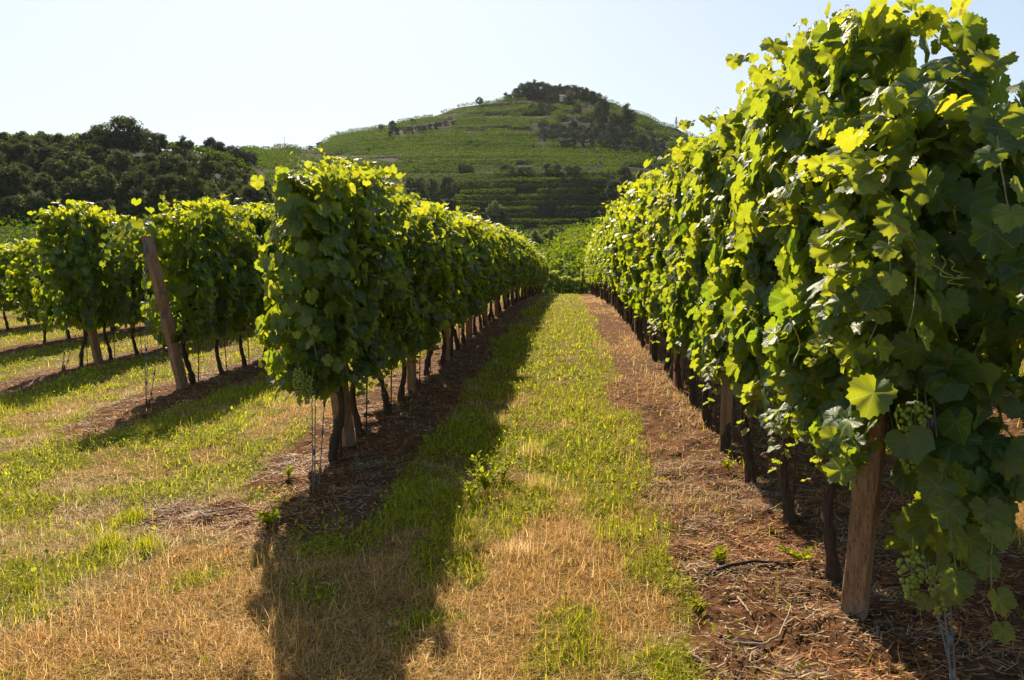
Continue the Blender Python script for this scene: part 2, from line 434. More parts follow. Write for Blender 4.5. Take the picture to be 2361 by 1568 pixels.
dirtc = t.mix(t.math('MULTIPLY', t.remap(n2, 0.5, 0.7), 0.5), dirtc, (0.29, 0.165, 0.078))
turf = t.mix(sp.outputs[1], (0.20, 0.135, 0.042), (0.17, 0.155, 0.015))
turf = t.mix(t.remap(n2, 0.4, 0.65, 0.0, 0.55), turf, (0.09, 0.060, 0.025))
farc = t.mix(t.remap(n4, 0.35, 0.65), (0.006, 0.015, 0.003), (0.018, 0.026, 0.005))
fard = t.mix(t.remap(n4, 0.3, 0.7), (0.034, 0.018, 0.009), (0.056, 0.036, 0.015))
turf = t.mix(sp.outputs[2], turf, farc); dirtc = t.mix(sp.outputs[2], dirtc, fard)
edge = t.math('ADD', sp.outputs[0], t.math('MULTIPLY', t.math('SUBTRACT', n1, 0.5), 0.8))
col = t.mix(t.remap(edge, 0.35, 0.62), turf, dirtc)
hgt = t.math('ADD', n1, t.math('MULTIPLY', n2, 0.45))
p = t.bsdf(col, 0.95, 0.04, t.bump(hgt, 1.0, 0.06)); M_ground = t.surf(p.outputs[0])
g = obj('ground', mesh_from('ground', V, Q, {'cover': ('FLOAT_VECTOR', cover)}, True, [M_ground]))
tag(g, 'vineyard ground of dry turf and bare brown earth rising into a terraced hill', 'ground', kind='structure')
_zi = {}
def ground_z(x, y):
    """height of the built sheet, with its small lumps"""
    x = np.asarray(x, float); y = np.asarray(y, float)
    z = land(x, y); d_ = dirt_amount(x, y); w = np.clip((14 - y) / 6, 0, 1)
    return z + w * (d_ * 0.085 * (fbm(x * 6, y * 6, 71, 3) - .5) + (1 - d_) * 0.05 * (fbm(x * 2.4, y * 2.4, 75, 3) - .5))

# ------------------------------------------------------------------ vine leaves
def leaf_template(npts, seed, inner=True):
    r = np.random.default_rng(seed)
    kth = np.radians([0, 14, 29, 41, 53, 66, 80, 92, 104, 122, 140, 158, 171, 180])
    kr = np.array([1.0, .90, .76, .83, .92, .84, .74, .79, .82, .76, .72, .66, .48, .10]) * (1 + r.uniform(-.05, .05, 14))
    kr[0] = 1.0
    th = np.linspace(-math.pi, math.pi, npts, endpoint=False)
    rad = np.interp(np.abs(th), kth, kr)
    if npts > 24:
        rad = rad * (1 + np.where(np.arange(npts) % 2 == 0, 0.075, -0.055) * (np.abs(th) < 2.9))
    x = np.sin(th) * rad; y = np.cos(th) * rad
    cup = r.uniform(-.45, .05); fold = r.uniform(-.05, .35); wav = r.uniform(.04, .13); ph = r.uniform(0, 6)
    droop = r.uniform(-.45, .05)
    def zed(x, y):
        q = np.hypot(x, y); a_ = np.arctan2(x, y)
        return cup * q ** 2 * .6 + fold * np.abs(x) + droop * np.clip(y, 0, 1) ** 2 + wav * q * np.sin(5 * a_ + ph)
    if inner:
        xi, yi = x * .55, y * .55
        V = np.concatenate([[[0, 0]], np.stack([xi, yi], 1), np.stack([x, y], 1)])
        T = []
        for i in range(npts):
            j = (i + 1) % npts
            T += [(0, 1 + j, 1 + i), (1 + i, 1 + j, 1 + npts + j), (1 + i, 1 + npts + j, 1 + npts + i)]
    else:
        V = np.concatenate([[[0, 0]], np.stack([x, y], 1)])
        T = [(0, 1 + (i + 1) % npts, 1 + i) for i in range(npts)]
    P = np.column_stack([V, zed(V[:, 0], V[:, 1])])
    T = np.array(T)
    n = np.cross(P[T[0][1]] - P[T[0][0]], P[T[0][2]] - P[T[0][0]])
    if n[2] < 0: T = T[:, ::-1]
    return P, T
LEAF_HI = [leaf_template(42, 100 + i) for i in range(7)]
LEAF_MID = [leaf_template(14, 200 + i, False) for i in range(5)]

def place_leaves(acc, temps, pos, nrm, tip, size, rnd):
    """add leaf templates at pos with outward normal nrm and tip direction tip"""
    nrm = nrm / (np.linalg.norm(nrm, axis=1)[:, None] + 1e-9)
    tip = tip - nrm * (tip * nrm).sum(1)[:, None]; tip /= np.linalg.norm(tip, axis=1)[:, None] + 1e-9
    side = np.cross(tip, nrm)
    which = rng.integers(0, len(temps), len(pos))
    for k, (P, T) in enumerate(temps):
        sel = np.nonzero(which == k)[0]
        if not len(sel): continue
        n = len(P)
        V = pos[sel][:, None, :] + size[sel][:, None, None] * (P[None, :, 0:1] * side[sel][:, None, :] + P[None, :, 1:2] * tip[sel][:, None, :] + P[None, :, 2:3] * nrm[sel][:, None, :])
        A = np.empty((len(sel), n, 3)); A[:, :, 0:2] = P[None, :, 0:2]; A[:, :, 2] = rnd[sel][:, None]
        TT = T[None] + (np.arange(len(sel)) * n)[:, None, None]
        acc.add(V.reshape(-1, 3), TT.reshape(-1, 3), A.reshape(-1, 3))

BOT, TOP = 0.56, 2.20       # canopy of a standard vine
def half_width(z):
    return np.interp(z, [0.45, 0.6, 0.9, 1.4, 1.9, 2.15, 2.35], [.16, .24, .33, .37, .33, .24, .12])

def canopy(seed, length, count, temps, smin, smax, top_shoots=4, skirts=3, petiole=False, zlo=BOT, zhi=TOP):
    """leaf wall of one vine: two curtains, a ragged crest, hanging skirts; returns leaves and canes"""
    r = np.random.default_rng(seed)
    L = Acc(); K = Acc()
    hl = length / 2
    def shells(n):
        z = zlo + (zhi - zlo) * r.random(n) ** 0.92
        y = r.uniform(-hl, hl, n)
        s = np.where(r.random(n) < .5, -1.0, 1.0)
        lump = (vnoise(y * 3.1 + seed * 5, z * 3.1 + s * 9, seed) - .5) * 0.32
        depth = np.abs(r.normal(0, 0.07, n))
        x = s * (half_width(z) + lump - depth)
        yaw = r.normal(0, 0.75, n); pit = r.normal(0.38, 0.42, n)
        nr = np.stack([s * np.cos(yaw) * np.cos(pit), np.sin(yaw) * np.cos(pit), np.sin(pit)], 1)
        tp = np.stack([s * .25 + r.normal(0, .3, n), r.normal(0, .42, n), -np.ones(n)], 1)
        return np.stack([x, y, z], 1), nr, tp
    p, nr, tp = shells(count)
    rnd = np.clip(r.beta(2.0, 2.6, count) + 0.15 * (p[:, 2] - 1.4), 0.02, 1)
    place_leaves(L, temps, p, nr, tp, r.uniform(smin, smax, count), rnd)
    # inner leaves that close the wall
    n = count // 5
    p = np.stack([r.normal(0, .10, n), r.uniform(-hl, hl, n), r.uniform(zlo + .1, zhi - .05, n)], 1)
    a_ = r.uniform(0, 6.28, n)
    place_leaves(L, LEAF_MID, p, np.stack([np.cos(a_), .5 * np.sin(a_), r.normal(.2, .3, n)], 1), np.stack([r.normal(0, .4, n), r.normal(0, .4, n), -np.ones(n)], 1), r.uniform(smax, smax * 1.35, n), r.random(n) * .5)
    # crest
    n = count // 7
    y = r.uniform(-hl, hl, n)
    p = np.stack([r.normal(0, .15, n), y, zhi + (vnoise(y * 2.7 + seed, y * 0 + seed, 3) - .55) * 0.28 + r.normal(0, .05, n)], 1)
    a_ = r.uniform(0, 6.28, n); el = r.normal(.75, .5, n)
    nr = np.stack([np.cos(a_) * np.cos(el), np.sin(a_) * np.cos(el), np.sin(el)], 1)
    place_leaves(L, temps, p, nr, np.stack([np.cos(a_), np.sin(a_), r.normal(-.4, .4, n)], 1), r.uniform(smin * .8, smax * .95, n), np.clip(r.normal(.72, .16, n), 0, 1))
    # shoots above the crest, skirts below
    def shoot(p0, d0, ln, bend, nl, sz, rbase, wr):
        m = 9; P = [np.array(p0, float)]; d = np.array(d0, float)
        for i in range(m):
            d = d / np.linalg.norm(d); P.append(P[-1] + d * ln / m); d = d + np.array(bend) / m + r.normal(0, .07, 3)
        P = np.array(P)
        Vt, Tt = tube(P, np.linspace(wr, wr * .35, m + 1), 5)
        K.add(Vt, Tt, (0.19, 0.10, 0.035))
        idx_ = np.linspace(2, m, nl).astype(int)
        q = P[idx_]; s_ = np.where(np.arange(nl) % 2 == 0, 1.0, -1.0)
        az = r.uniform(0, 6.28); lat = np.stack([np.cos(az) * s_ + r.normal(0, .3, nl), np.sin(az) * s_ + r.normal(0, .3, nl), r.normal(.1, .25, nl)], 1)
        fade = np.linspace(1, .45, nl)
        off = lat / np.linalg.norm(lat, axis=1)[:, None] * (0.055 * fade[:, None])
        for i in range(nl):
            if petiole:
                Vt, Tt = tube(np.array([q[i], q[i] + off[i] * .6 + [0, 0, .008], q[i] + off[i]]), [.0022, .0018, .0015], 4, False); K.add(Vt, Tt, (0.26, 0.13, 0.05))
        up = np.stack([lat[:, 0] * .5, lat[:, 1] * .5, np.abs(r.normal(.7, .35, nl))], 1)
        place_leaves(L, temps, q + off, up, lat + np.array([0, 0, -.55]), r.uniform(smin, smax, nl) * fade * sz, np.clip(r.normal(rbase, .12, nl), 0, 1))
    for _ in range(top_shoots):
        shoot((r.normal(0, .13), r.uniform(-hl, hl), zhi - .15), (r.normal(0, .25), r.normal(0, .3), 1), r.uniform(.2, .40), (r.normal(0, .5), r.normal(0, .5), -.7), 8, .85, .82, .004)
    for _ in range(skirts):
        s_ = random.choice((-1, 1))
        shoot((s_ * r.uniform(.12, .27), r.uniform(-hl, hl), zlo + .18), (s_ * .25, r.normal(0, .3), -.6), r.uniform(.22, .42), (0, 0, -.8), 7, .95, .5, .003)
    # a few outer shoots that break the flat face
    for _ in range(top_shoots):
        s_ = random.choice((-1, 1)); z0 = r.uniform(zlo + .4, zhi - .2)
        shoot((s_ * (half_width(z0) - .05), r.uniform(-hl, hl), z0), (s_ * 1.0, r.normal(0, .5), .3), r.uniform(.16, .3), (0, 0, -1.6), 6, .85, .62, .003)
    return L, K

def leafy_mesh(L, K, name, mat, smooth=True):
    """leaves and the canes that carry them as one foliage mesh"""
    nl = sum(len(t_) for t_ in L.T); V = np.concatenate(L.V + K.V); T = np.concatenate(L.T + [t_ + L.n for t_ in K.T])
    return mesh_from(name, V, T, {'leaf': ('FLOAT_VECTOR', np.concatenate(L.A + K.A))}, smooth, [mat, M_shoot], (np.arange(len(T)) >= nl).astype(int))

def foliage_meshes(seed, hi, length=0.98, **kw):
    if hi: L, K = canopy(seed, length, 800, LEAF_HI, .050, .084, 5, 6, True, **kw)
    else: L, K = canopy(seed, length, 700, LEAF_MID, .056, .090, 4, 2, False, **kw)
    return leafy_mesh(L, K, 'vine_foliage', M_leaf if hi else M_leaf_far, hi)
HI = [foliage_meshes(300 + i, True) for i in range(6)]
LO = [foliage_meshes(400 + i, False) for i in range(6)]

def trunk_mesh(seed, bend=1.0):
    r = np.random.default_rng(seed)
    n = 26; z = np.linspace(-0.06, 1.05, n)
    ph = r.uniform(0, 6.28, 2); amp = r.uniform(.05, .10) * bend
    x = amp * np.sin(z * 5.2 + ph[0]) * np.clip(z + .06, 0, .5) * 2; y = r.uniform(-.10, .10) * np.sin(z * 2.6) * bend + amp * np.cos(z * 4 + ph[1]) * np.clip(z + .06, 0, .4)
    rad = np.interp(z, [-.06, .02, .15, .5, .8, 1.05], [.046, .040, .030, .024, .023, .017]) * r.uniform(.85, 1.15)
    for kz in r.uniform(.05, .7, 3): rad = rad + .018 * np.exp(-((z - kz) / .035) ** 2)
    A_ = Acc(); Vt, Tt = tube(np.stack([x, y, z], 1), rad, 11, True, .16, seed); A_.add(Vt, Tt)
    # two arms that run along the wire
    for s in (-1, 1):
        m = 9; q = np.linspace(0, 1, m)
        P = np.stack([x[-4] + .02 * np.sin(q * 7 + seed), y[-4] + s * q * .4, z[-4] + .10 * q + .03 * np.sin(q * 6)], 1)
        Vt, Tt = tube(P, np.linspace(.018, .009, m), 7, True, .12, seed); A_.add(Vt, Tt)
    return A_.mesh('vine_trunk', M_bark, True)
TRUNKS = [trunk_mesh(500 + i) for i in range(7)]

def ellipsoid(c, r, seg=10, rings=7):
    V = [[0, 0, 1]]
    for i in range(1, rings):
        a = math.pi * i / rings
        for j in range(seg):
            b = 2 * math.pi * j / seg; V.append([math.sin(a) * math.cos(b), math.sin(a) * math.sin(b), math.cos(a)])
    V.append([0, 0, -1]); T = []
    for j in range(seg):
        T.append((0, 1 + j, 1 + (j + 1) % seg)); e = 1 + (rings - 2) * seg
        T.append((len(V) - 1, e + (j + 1) % seg, e + j))
        for i in range(rings - 2):
            a = 1 + i * seg + j; b = 1 + i * seg + (j + 1) % seg
            T += [(a, a + seg, b + seg), (a, b + seg, b)]
    return np.array(V) * r + np.array(c), np.array(T)

def grape_mesh(seed, n=70, length=.2, width=.045):
    r = np.random.default_rng(seed); A_ = Acc(); pts = []
    for _ in range(n * 40):
        if len(pts) >= n: break
        z = -length * r.random() ** .85; w = width * np.interp(-z / length, [0, .15, .5, 1], [.5, 1, .8, .2])
        a = r.uniform(0, 6.28); q = np.array([math.cos(a) * w * r.uniform(.55, 1), math.sin(a) * w * r.uniform(.55, 1), z])
        if all(np.linalg.norm(q - o) > .0125 for o in pts):
            pts.append(q)
            Vt, Tt = ellipsoid(q, r.uniform(.0072, .0088), 9, 6); A_.add(Vt, Tt)
    Vt, Tt = tube([(0, 0, .05), (.003, 0, .02), (0, 0, -length * .8)], [.0025, .002, .0015], 5); A_.add(Vt, Tt)
    return A_.mesh('grapes', M_grape, True)
GRAPES = [grape_mesh(600, 75), grape_mesh(601, 55, .16, .05), grape_mesh(602, 90, .24, .042)]

# ------------------------------------------------------------------ vineyard rows
ORD = 'first second third fourth fifth sixth seventh eighth ninth tenth eleventh twelfth'.split()
ROWS = {   # k: (first trunk y, last y, height scale, words, label words)
 1:  (3.74, 49.0, 1.05, 'sunlit row right of the path'),
 0:  (5.73, 49.0, 0.87, 'shaded row left of the path'),
 -1: (9.75, 30.0, 1.00, 'row behind the bare leaning post'),
 -2: (12.2, 34.0, 0.98, 'row left of the leaning post'),
 -3: (15.6, 36.0, 0.90, 'row at the left edge'),
 -4: (18.6, 38.0, 0.90, 'half-hidden row beyond the left'),
 2:  (1.6, 34.0, 1.10, 'row at the right edge'),
}
STEP = 0.84
vine_no = 0; VINES = {}
for k, (y0, y1, hs, words) in ROWS.items():
    x0 = ROWX(k); n = int((y1 - y0) / STEP) + 1
    for i in range(n):
        y = y0 + STEP * i + rng.uniform(-.10, .10) * (i > 0); x = x0 + rng.normal(0, .02)
        z = float(land(x, y)); dist = math.hypot(x, y)
        hi = (k == 1 and y < 9.5) or (k == 0 and y < 8.5)
        where = f'{ORD[i]} from its near end' if i < 12 else None
        lab = f'grapevine in the {words}, {where}' if where else f'grapevine far down the {words}'
        v = thing('grapevine', lab, 'grapevine', (x, y, z), 0.0, f'grapevines of the {words}')
        fm = (HI if hi else LO)[vine_no % 6]; vine_no = vine_no + 1 + int(rng.integers(0, 3))
        flip = math.pi if rng.random() < .5 else 0.0
        sx = rng.uniform(.92, 1.10); sz = hs * rng.uniform(.955, 1.045)
        if k == -2 and i < 2: sz *= 1.10
        obj('foliage', fm, v, (0, 0, .13 if k == 1 else .08 if k == 0 else 0), (0, 0, flip), (sx * (.92 if k == 1 else .86 if k == 0 and i < 3 else 1), 1.0, sz * (1.075 if k == 0 and i < 2 else 1)))
        obj('trunk', TRUNKS[int(rng.integers(0, 7))], v, (0, 0, 0), (0, 0, rng.choice([0, math.pi]) + rng.normal(0, .3)), (.82, .82, .97))
        VINES[(k, i)] = v
# a cross row that closes the far end of the path
for i in range(9):
    x = -3.0 + i * .84; y = 56.5
    v = thing('grapevine', 'dark grapevine in the cross row closing the far end of the path', 'grapevine', (x, y, float(land(x, y))), 0, 'grapevines of the far cross row')
    obj('foliage', LO[i % 6], v, (0, 0, -.55), (0, 0, math.pi / 2), (1, 1, rng.uniform(.68, .98))); obj('trunk', TRUNKS[i % 7], v)

# ------------------------------------------------------------------ posts, rods, guy wires
def beam_mesh(name, p0, p1, w, d, ch, mat, nseg=12, seed=0, turn=0.0):
    """square timber with chamfered edges and a slightly uneven run"""
    r = np.random.default_rng(seed); p0 = np.array(p0, float); p1 = np.array(p1, float)
    prof = np.array([(-w + ch, -d), (w - ch, -d), (w, -d + ch), (w, d - ch), (w - ch, d), (-w + ch, d), (-w, d - ch), (-w, -d + ch)])
    prof = prof @ np.array([(math.cos(turn), math.sin(turn)), (-math.sin(turn), math.cos(turn))])
    V = []; T = []
    for i in range(nseg + 1):
        q = i / nseg; c = p0 + (p1 - p0) * q; s = 1 - .08 * q + r.normal(0, .006)
        V += [(c[0] + a * s + r.normal(0, .0015), c[1] + b * s + r.normal(0, .0015), c[2]) for a, b in prof]
    for i in range(nseg):
        for j in range(8):
            a = i * 8 + j; b = i * 8 + (j + 1) % 8; T += [(a, b, b + 8), (a, b + 8, a + 8)]
    e = nseg * 8
    V.append(tuple(p1 + np.array([0, 0, .006])))
    for j in range(8): T.append((e + j, e + (j + 1) % 8, len(V) - 1))
    return mesh_from(name, V, np.array(T), None, False, [mat])

def wire_loop(c, w, d, mat, tilt=0):
    P = [(c[0] + w * math.cos(a) * 1.25, c[1] + d * math.sin(a) * 1.25, c[2] + tilt * math.sin(a)) for a in np.linspace(0, 2 * math.pi, 17)]
    Vt, Tt = tube(P, .004, 5, False); A_ = Acc(); A_.add(Vt, Tt); return A_.mesh('wire_tie', mat, True)

END_POSTS = {1: ((1.23, 3.42), (1.18, 3.02), 2.02, 'brown square end post leaning out of the sunlit right row'),
             0: ((-1.77, 6.2), (-1.80, 5.6), 1.92, 'end post half buried in leaves of the row left of the path'),
             -1: ((-4.77, 9.53), (-4.80, 8.86), 1.85, 'bare brown end post leaning out in front of its row with grey clamp'),
             -2: ((-7.77, 12.65), (-7.79, 12.2), 1.9, 'end post under the tall leafy row left of the leaning post')}
for k, ((bx, by), (tx, ty), h, lab) in END_POSTS.items():
    z = float(ground_z(bx, by))
    o = thing('end_post', lab, 'post', (bx, by, z), 0, 'leaning end posts')
    w = .048 if k == 1 else .056
    obj('shaft', beam_mesh('end_post', (0, 0, -.15), (tx - bx, ty - by, h), w, w, .006, M_post, 14, 700 + k, -.55), o)
    for q in (.45, .66):
        c = np.array([(tx - bx) * q, (ty - by) * q, h * q]); obj('wire_tie', wire_loop(c, w * 1.15, w * 1.15, M_wire, .02), o)
    # bracket near the top, clamp half way
    for q, hh in ((.95, .11), (.52, .07)):
        c = np.array([(tx - bx) * q - .01, (ty - by) * q - w - .008, h * q])
        A_ = Acc(); Vt, Tt = tube([c - [0, 0, hh], c - [0, 0, hh * .4], c + [0, 0, hh * .3], c + [0, 0.03, hh * .5]], [.016, .024, .026, .014], 6); A_.add(Vt, Tt)
        obj('bracket', A_.mesh('bracket', M_wire), o)
    # guys: one from the top, one from half way, meeting at an anchor in the earth
    ax, ay = {1: (1.28, 2.56), 0: (-1.66, 4.98), -1: (-4.66, 8.40), -2: (-7.80, 11.7)}[k]
    az = float(ground_z(ax, ay))
    for q, nm in ((.95, 'top'), (.52, 'middle')):
        P0 = np.array([bx + (tx - bx) * q, by + (ty - by) * q - w - .01, z + h * q]); P1 = np.array([ax + (.03 if q < .9 else 0), ay, az - .03])
        gw = thing('guy_wire', f"{'long' if q > .9 else 'short'} guy wire from the {nm} of the {dict([(1, 'right row'), (0, 'left path row'), (-1, 'bare leaning'), (-2, 'far left')])[k]} post to the earth", 'wire', tuple(P1), 0, 'guy wires of the end posts')
        s = np.linspace(0, 1, 14)[:, None]; P = (P1 + (P0 - P1) * s) - P1
        sidew = np.array([.012, 0, 0])
        A_ = Acc()
        for sg in ((-1, 1) if q > .9 else (0,)):
            Vt, Tt = tube(P + sidew * sg * np.sin(s * math.pi) ** .5, .0036, 5); A_.add(Vt, Tt)
        obj('strand', A_.mesh('strand', M_wire, True), gw)
        for qq in (.16, .36, .52):
            c = P[0] + (P[-1] - P[0]) * qq
            A_ = Acc(); Vt, Tt = tube([c - [0, 0, .022], c, c + [0, 0, .022]], [.007, .011, .007], 7); A_.add(Vt, Tt)
            obj('clip', A_.mesh('clip', M_wire, True), gw)
        A_ = Acc(); Vt, Tt = tube([(0, 0, -.05), (0, .01, .06), (.003, .012, .12)], [.013, .015, .008], 7); A_.add(Vt, Tt)
        obj('anchor_eye', A_.mesh('anchor_eye', M_rod, True), gw)

post_me = beam_mesh('row_post', (0, 0, -.2), (0, 0, 2.15), .045, .045, .010, M_post, 14, 750)
for k, (y0, y1, hs, words) in ROWS.items():
    py = {1: 3.42, 0: 6.2, -1: 9.53, -2: 12.65}.get(k, y0 - .3)
    i = 0
    step = {1: 2.87, 0: 2.6, -1: 2.95}.get(k, 2.9)
    y = py + step
    while y < min(y1, 34):
        x = ROWX(k)
        lab = f'thin wooden post under the {words}, {ORD[i]} from its end' if i < 5 else f'thin wooden post far down the {words}'
        o = thing('row_post', lab, 'post', (x, y, float(land(x, y))), rng.normal(0, .2), f'posts inside the {words}')
        obj('shaft', post_me, o)
        i += 1; y += step
A_ = Acc(); Vt, Tt = tube([(0, 0, -.1), (0.004, 0, .6), (0, .006, 1.3)], .0065, 6); A_.add(Vt, Tt); rod_me = A_.mesh('training_rod', M_rod, True)
for k in (1, 0, -1, -2):
    for i in range(10):
        b = VINES[(k, i)].location; y = b.y + .09; x = b.x + .03
        o = obj('training_rod', rod_me, None, (x, y, float(land(x, y))), (rng.normal(0, .03), rng.normal(0, .03), 0))
        tag(o, f'thin rusty rod beside the {ORD[i]} trunk of the {ROWS[k][3]}', 'rod', f'training rods of the {ROWS[k][3]}')

# ------------------------------------------------------------------ near ends of the rows: overhanging growth, grapes, tendrils
def overhang(seed, n, box, temps, mat, smin, smax, name, parent, world, shoots=10):
    """leaves that spill round an end post; box = (x, y, z) half sizes about the origin"""
    r = np.random.default_rng(seed); L = Acc(); K = Acc()
    d = r.normal(0, 1, (n, 3)); d /= np.linalg.norm(d, axis=1)[:, None]
    d[:, 1] -= .35
    p = d * np.array(box) * (r.random(n) ** .35)[:, None]
    nr = d + np.stack([r.normal(0, .45, n), r.normal(-.15, .45, n), r.normal(.3, .3, n)], 1)
    tp = np.stack([d[:, 0] * .3 + r.normal(0, .3, n), r.normal(0, .35, n), -np.ones(n)], 1)
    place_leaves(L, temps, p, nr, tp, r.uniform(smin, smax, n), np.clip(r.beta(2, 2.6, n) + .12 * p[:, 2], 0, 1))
    for _ in range(shoots):
        m = 12; P = [np.array([r.normal(0, box[0] * .5), r.uniform(-box[1], box[1] * .3), r.uniform(-.3, .6) * box[2]])]; dd = np.array([r.normal(0, .6), -.7, .25])
        for i in range(m):
            dd /= np.linalg.norm(dd); P.append(P[-1] + dd * .05); dd = dd + np.array([r.normal(0, .12), 0, -.16])
        Vt, Tt = tube(P, np.linspace(.0045, .0018, m + 1), 5); K.add(Vt, Tt, (.20, .15, .04))
        P = np.array(P)[2::2]; q = len(P); lat = np.stack([r.normal(0, 1, q), r.normal(-.3, .4, q), r.normal(0, .3, q)], 1)
        place_leaves(L, temps, P + lat * .03, lat * .4 + np.array([0, -.5, .5]), lat * .5 + np.array([0, 0, -1.0]), r.uniform(smin, smax, q) * np.linspace(1, .6, q), np.clip(r.normal(.45, .2, q), 0, 1))
    loc = Vector(world) - parent.location
    obj(name, leafy_mesh(L, K, name, mat), parent, loc)
gz = lambda x, y: float(land(x, y))
v1 = VINES[(1, 0)]; v0 = VINES[(0, 0)]
obj('end_foliage', HI[2], v1, Vector((1.24, 3.05, gz(1.23, 3.0) + .36)) - v1.location, (0, 0, 0), (.95, .85, .78))
overhang(801, 190, (.25, .32, .62), LEAF_HI, M_leaf, .055, .098, 'end_foliage', v1, (1.28, 2.95, 1.66), 8)
overhang(802, 95, (.19, .22, .34), LEAF_HI, M_leaf, .055, .100, 'drooping_foliage', v1, (1.35, 2.95, .80), 4)
overhang(803, 200, (.26, .26, .72), LEAF_HI, M_leaf, .052, .085, 'end_foliage', v0, (-1.77, 5.34, 1.42), 2)
overhang(804, 60, (.15, .16, .20), LEAF_HI, M_leaf, .052, .085, 'drooping_foliage', v0, (-1.78, 5.34, .80), 0)
overhang(805, 150, (.32, .25, .75), LEAF_MID, M_leaf_far, .056, .09, 'end_foliage', VINES[(-2, 0)], (-7.75, 11.9, 1.3), 6)
overhang(806, 75, (.22, .22, .28), LEAF_MID, M_leaf_far, .056, .09, 'end_foliage', VINES[(-1, 0)], (-4.95, 9.1, 1.72), 6)
# the single large lit leaf in front of the right post
L = Acc(); place_leaves(L, [LEAF_HI[2]], np.array([[0, 0, 0.0]]), np.array([[-.55, -.75, .25]]), np.array([[-.25, .0, -1.0]]), np.array([.082]), np.array([.45]))
obj('leaf', L.mesh('leaf', M_leaf, True), v1, Vector(at(2015, 905, 2.42)) - v1.location)
for (k, xd, yd, dist, gi, rz) in ((1, 2112, 930, 2.72, 1, 0), (1, 2103, 1275, 2.60, 1, .5), (1, 2172, 1310, 2.66, 1, 2), (1, 2100, 985, 2.76, 1, 2),
                                  (0, 688, 850, 5.02, 2, 0), (0, 706, 862, 5.05, 0, 1), (-1, 350, 690, 9.0, 2, 0), (-1, 392, 680, 9.2, 0, 1)):
    vv = VINES[(k, 0)]; obj('grape_cluster', GRAPES[gi], vv, Vector(at(xd, yd, dist)) - vv.location, (0, 0, rz))
def tendril(parent, P, r0=.0022):
    A_ = Acc(); Vt, Tt = tube(P, np.linspace(r0, r0 * .5, len(P)), 5); A_.add(Vt, Tt, (.42, .42, .05)); obj('tendril', A_.mesh('tendril', M_shoot, True), parent)
def hang(xd0, yd0, xd1, yd1, dist, curl, n=24):
    a_, b_ = at(xd0, yd0, dist), at(xd1, yd1, dist); q = np.linspace(0, 1, n)[:, None]
    side = np.array([.028, .02, 0]) * np.sin(q * math.pi * curl) * (.3 + q)
    return a_ + (b_ - a_) * q + side - np.array([0, 0, .02]) * np.sin(q * math.pi)
for a_ in ((1822, 735, 1850, 835, 2.85, 1.5), (1880, 735, 1895, 790, 2.75, 1.2), (1865, 740, 1905, 815, 2.75, 1.0), (2150, 610, 2230, 640, 2.6, 4), (2170, 590, 2210, 660, 2.6, 5), (2190, 600, 2240, 640, 2.62, 6)):
    P = hang(*a_); tendril(v1, P - np.array(v1.location))

# ------------------------------------------------------------------ grass and litter
def blades(x, y, z, az, length, width, tilt, curl, colr, nseg, lat=None):
    """thin bending blades: arrays of length N -> V, T, A"""
    N = len(x); h = np.zeros((N, nseg + 1)); ang = tilt.copy(); px = np.zeros((N, nseg + 1)); qy = np.zeros((N, nseg + 1)); lat = np.zeros(N) if lat is None else lat
    for i in range(nseg):
        h[:, i + 1] = h[:, i] + np.cos(ang) * length / nseg; px[:, i + 1] = px[:, i] + np.sin(ang) * np.cos(lat * i / nseg) * length / nseg; qy[:, i + 1] = qy[:, i] + np.sin(ang) * np.sin(lat * i / nseg) * length / nseg
        ang = ang + curl / nseg
    h = np.maximum(h, 0.004 + 0 * h)
    ca, sa = np.cos(az), np.sin(az); rows = []
    for i in range(nseg + 1):
        w = width * (1 - (i / nseg) ** 1.6) * .5
        c = np.stack([x + ca * px[:, i] - sa * qy[:, i], y + sa * px[:, i] + ca * qy[:, i], z + h[:, i]], 1)
        sd_ = np.stack([-sa * w, ca * w, 0 * w], 1)
        if i < nseg: rows += [c - sd_, c + sd_]
        else: rows += [c]
    V = np.stack(rows, 1); nv = V.shape[1]; T = []
    for i in range(nseg - 1): a_ = 2 * i; T += [(a_, a_ + 1, a_ + 3), (a_, a_ + 3, a_ + 2)]
    a_ = 2 * (nseg - 1); T.append((a_, a_ + 1, a_ + 2))
    T = np.array(T)[None] + (np.arange(N) * nv)[:, None, None]
    shade = np.repeat(colr[:, None, :], nv, 1)
    return V.reshape(-1, 3), T.reshape(-1, 3), shade.reshape(-1, 3)

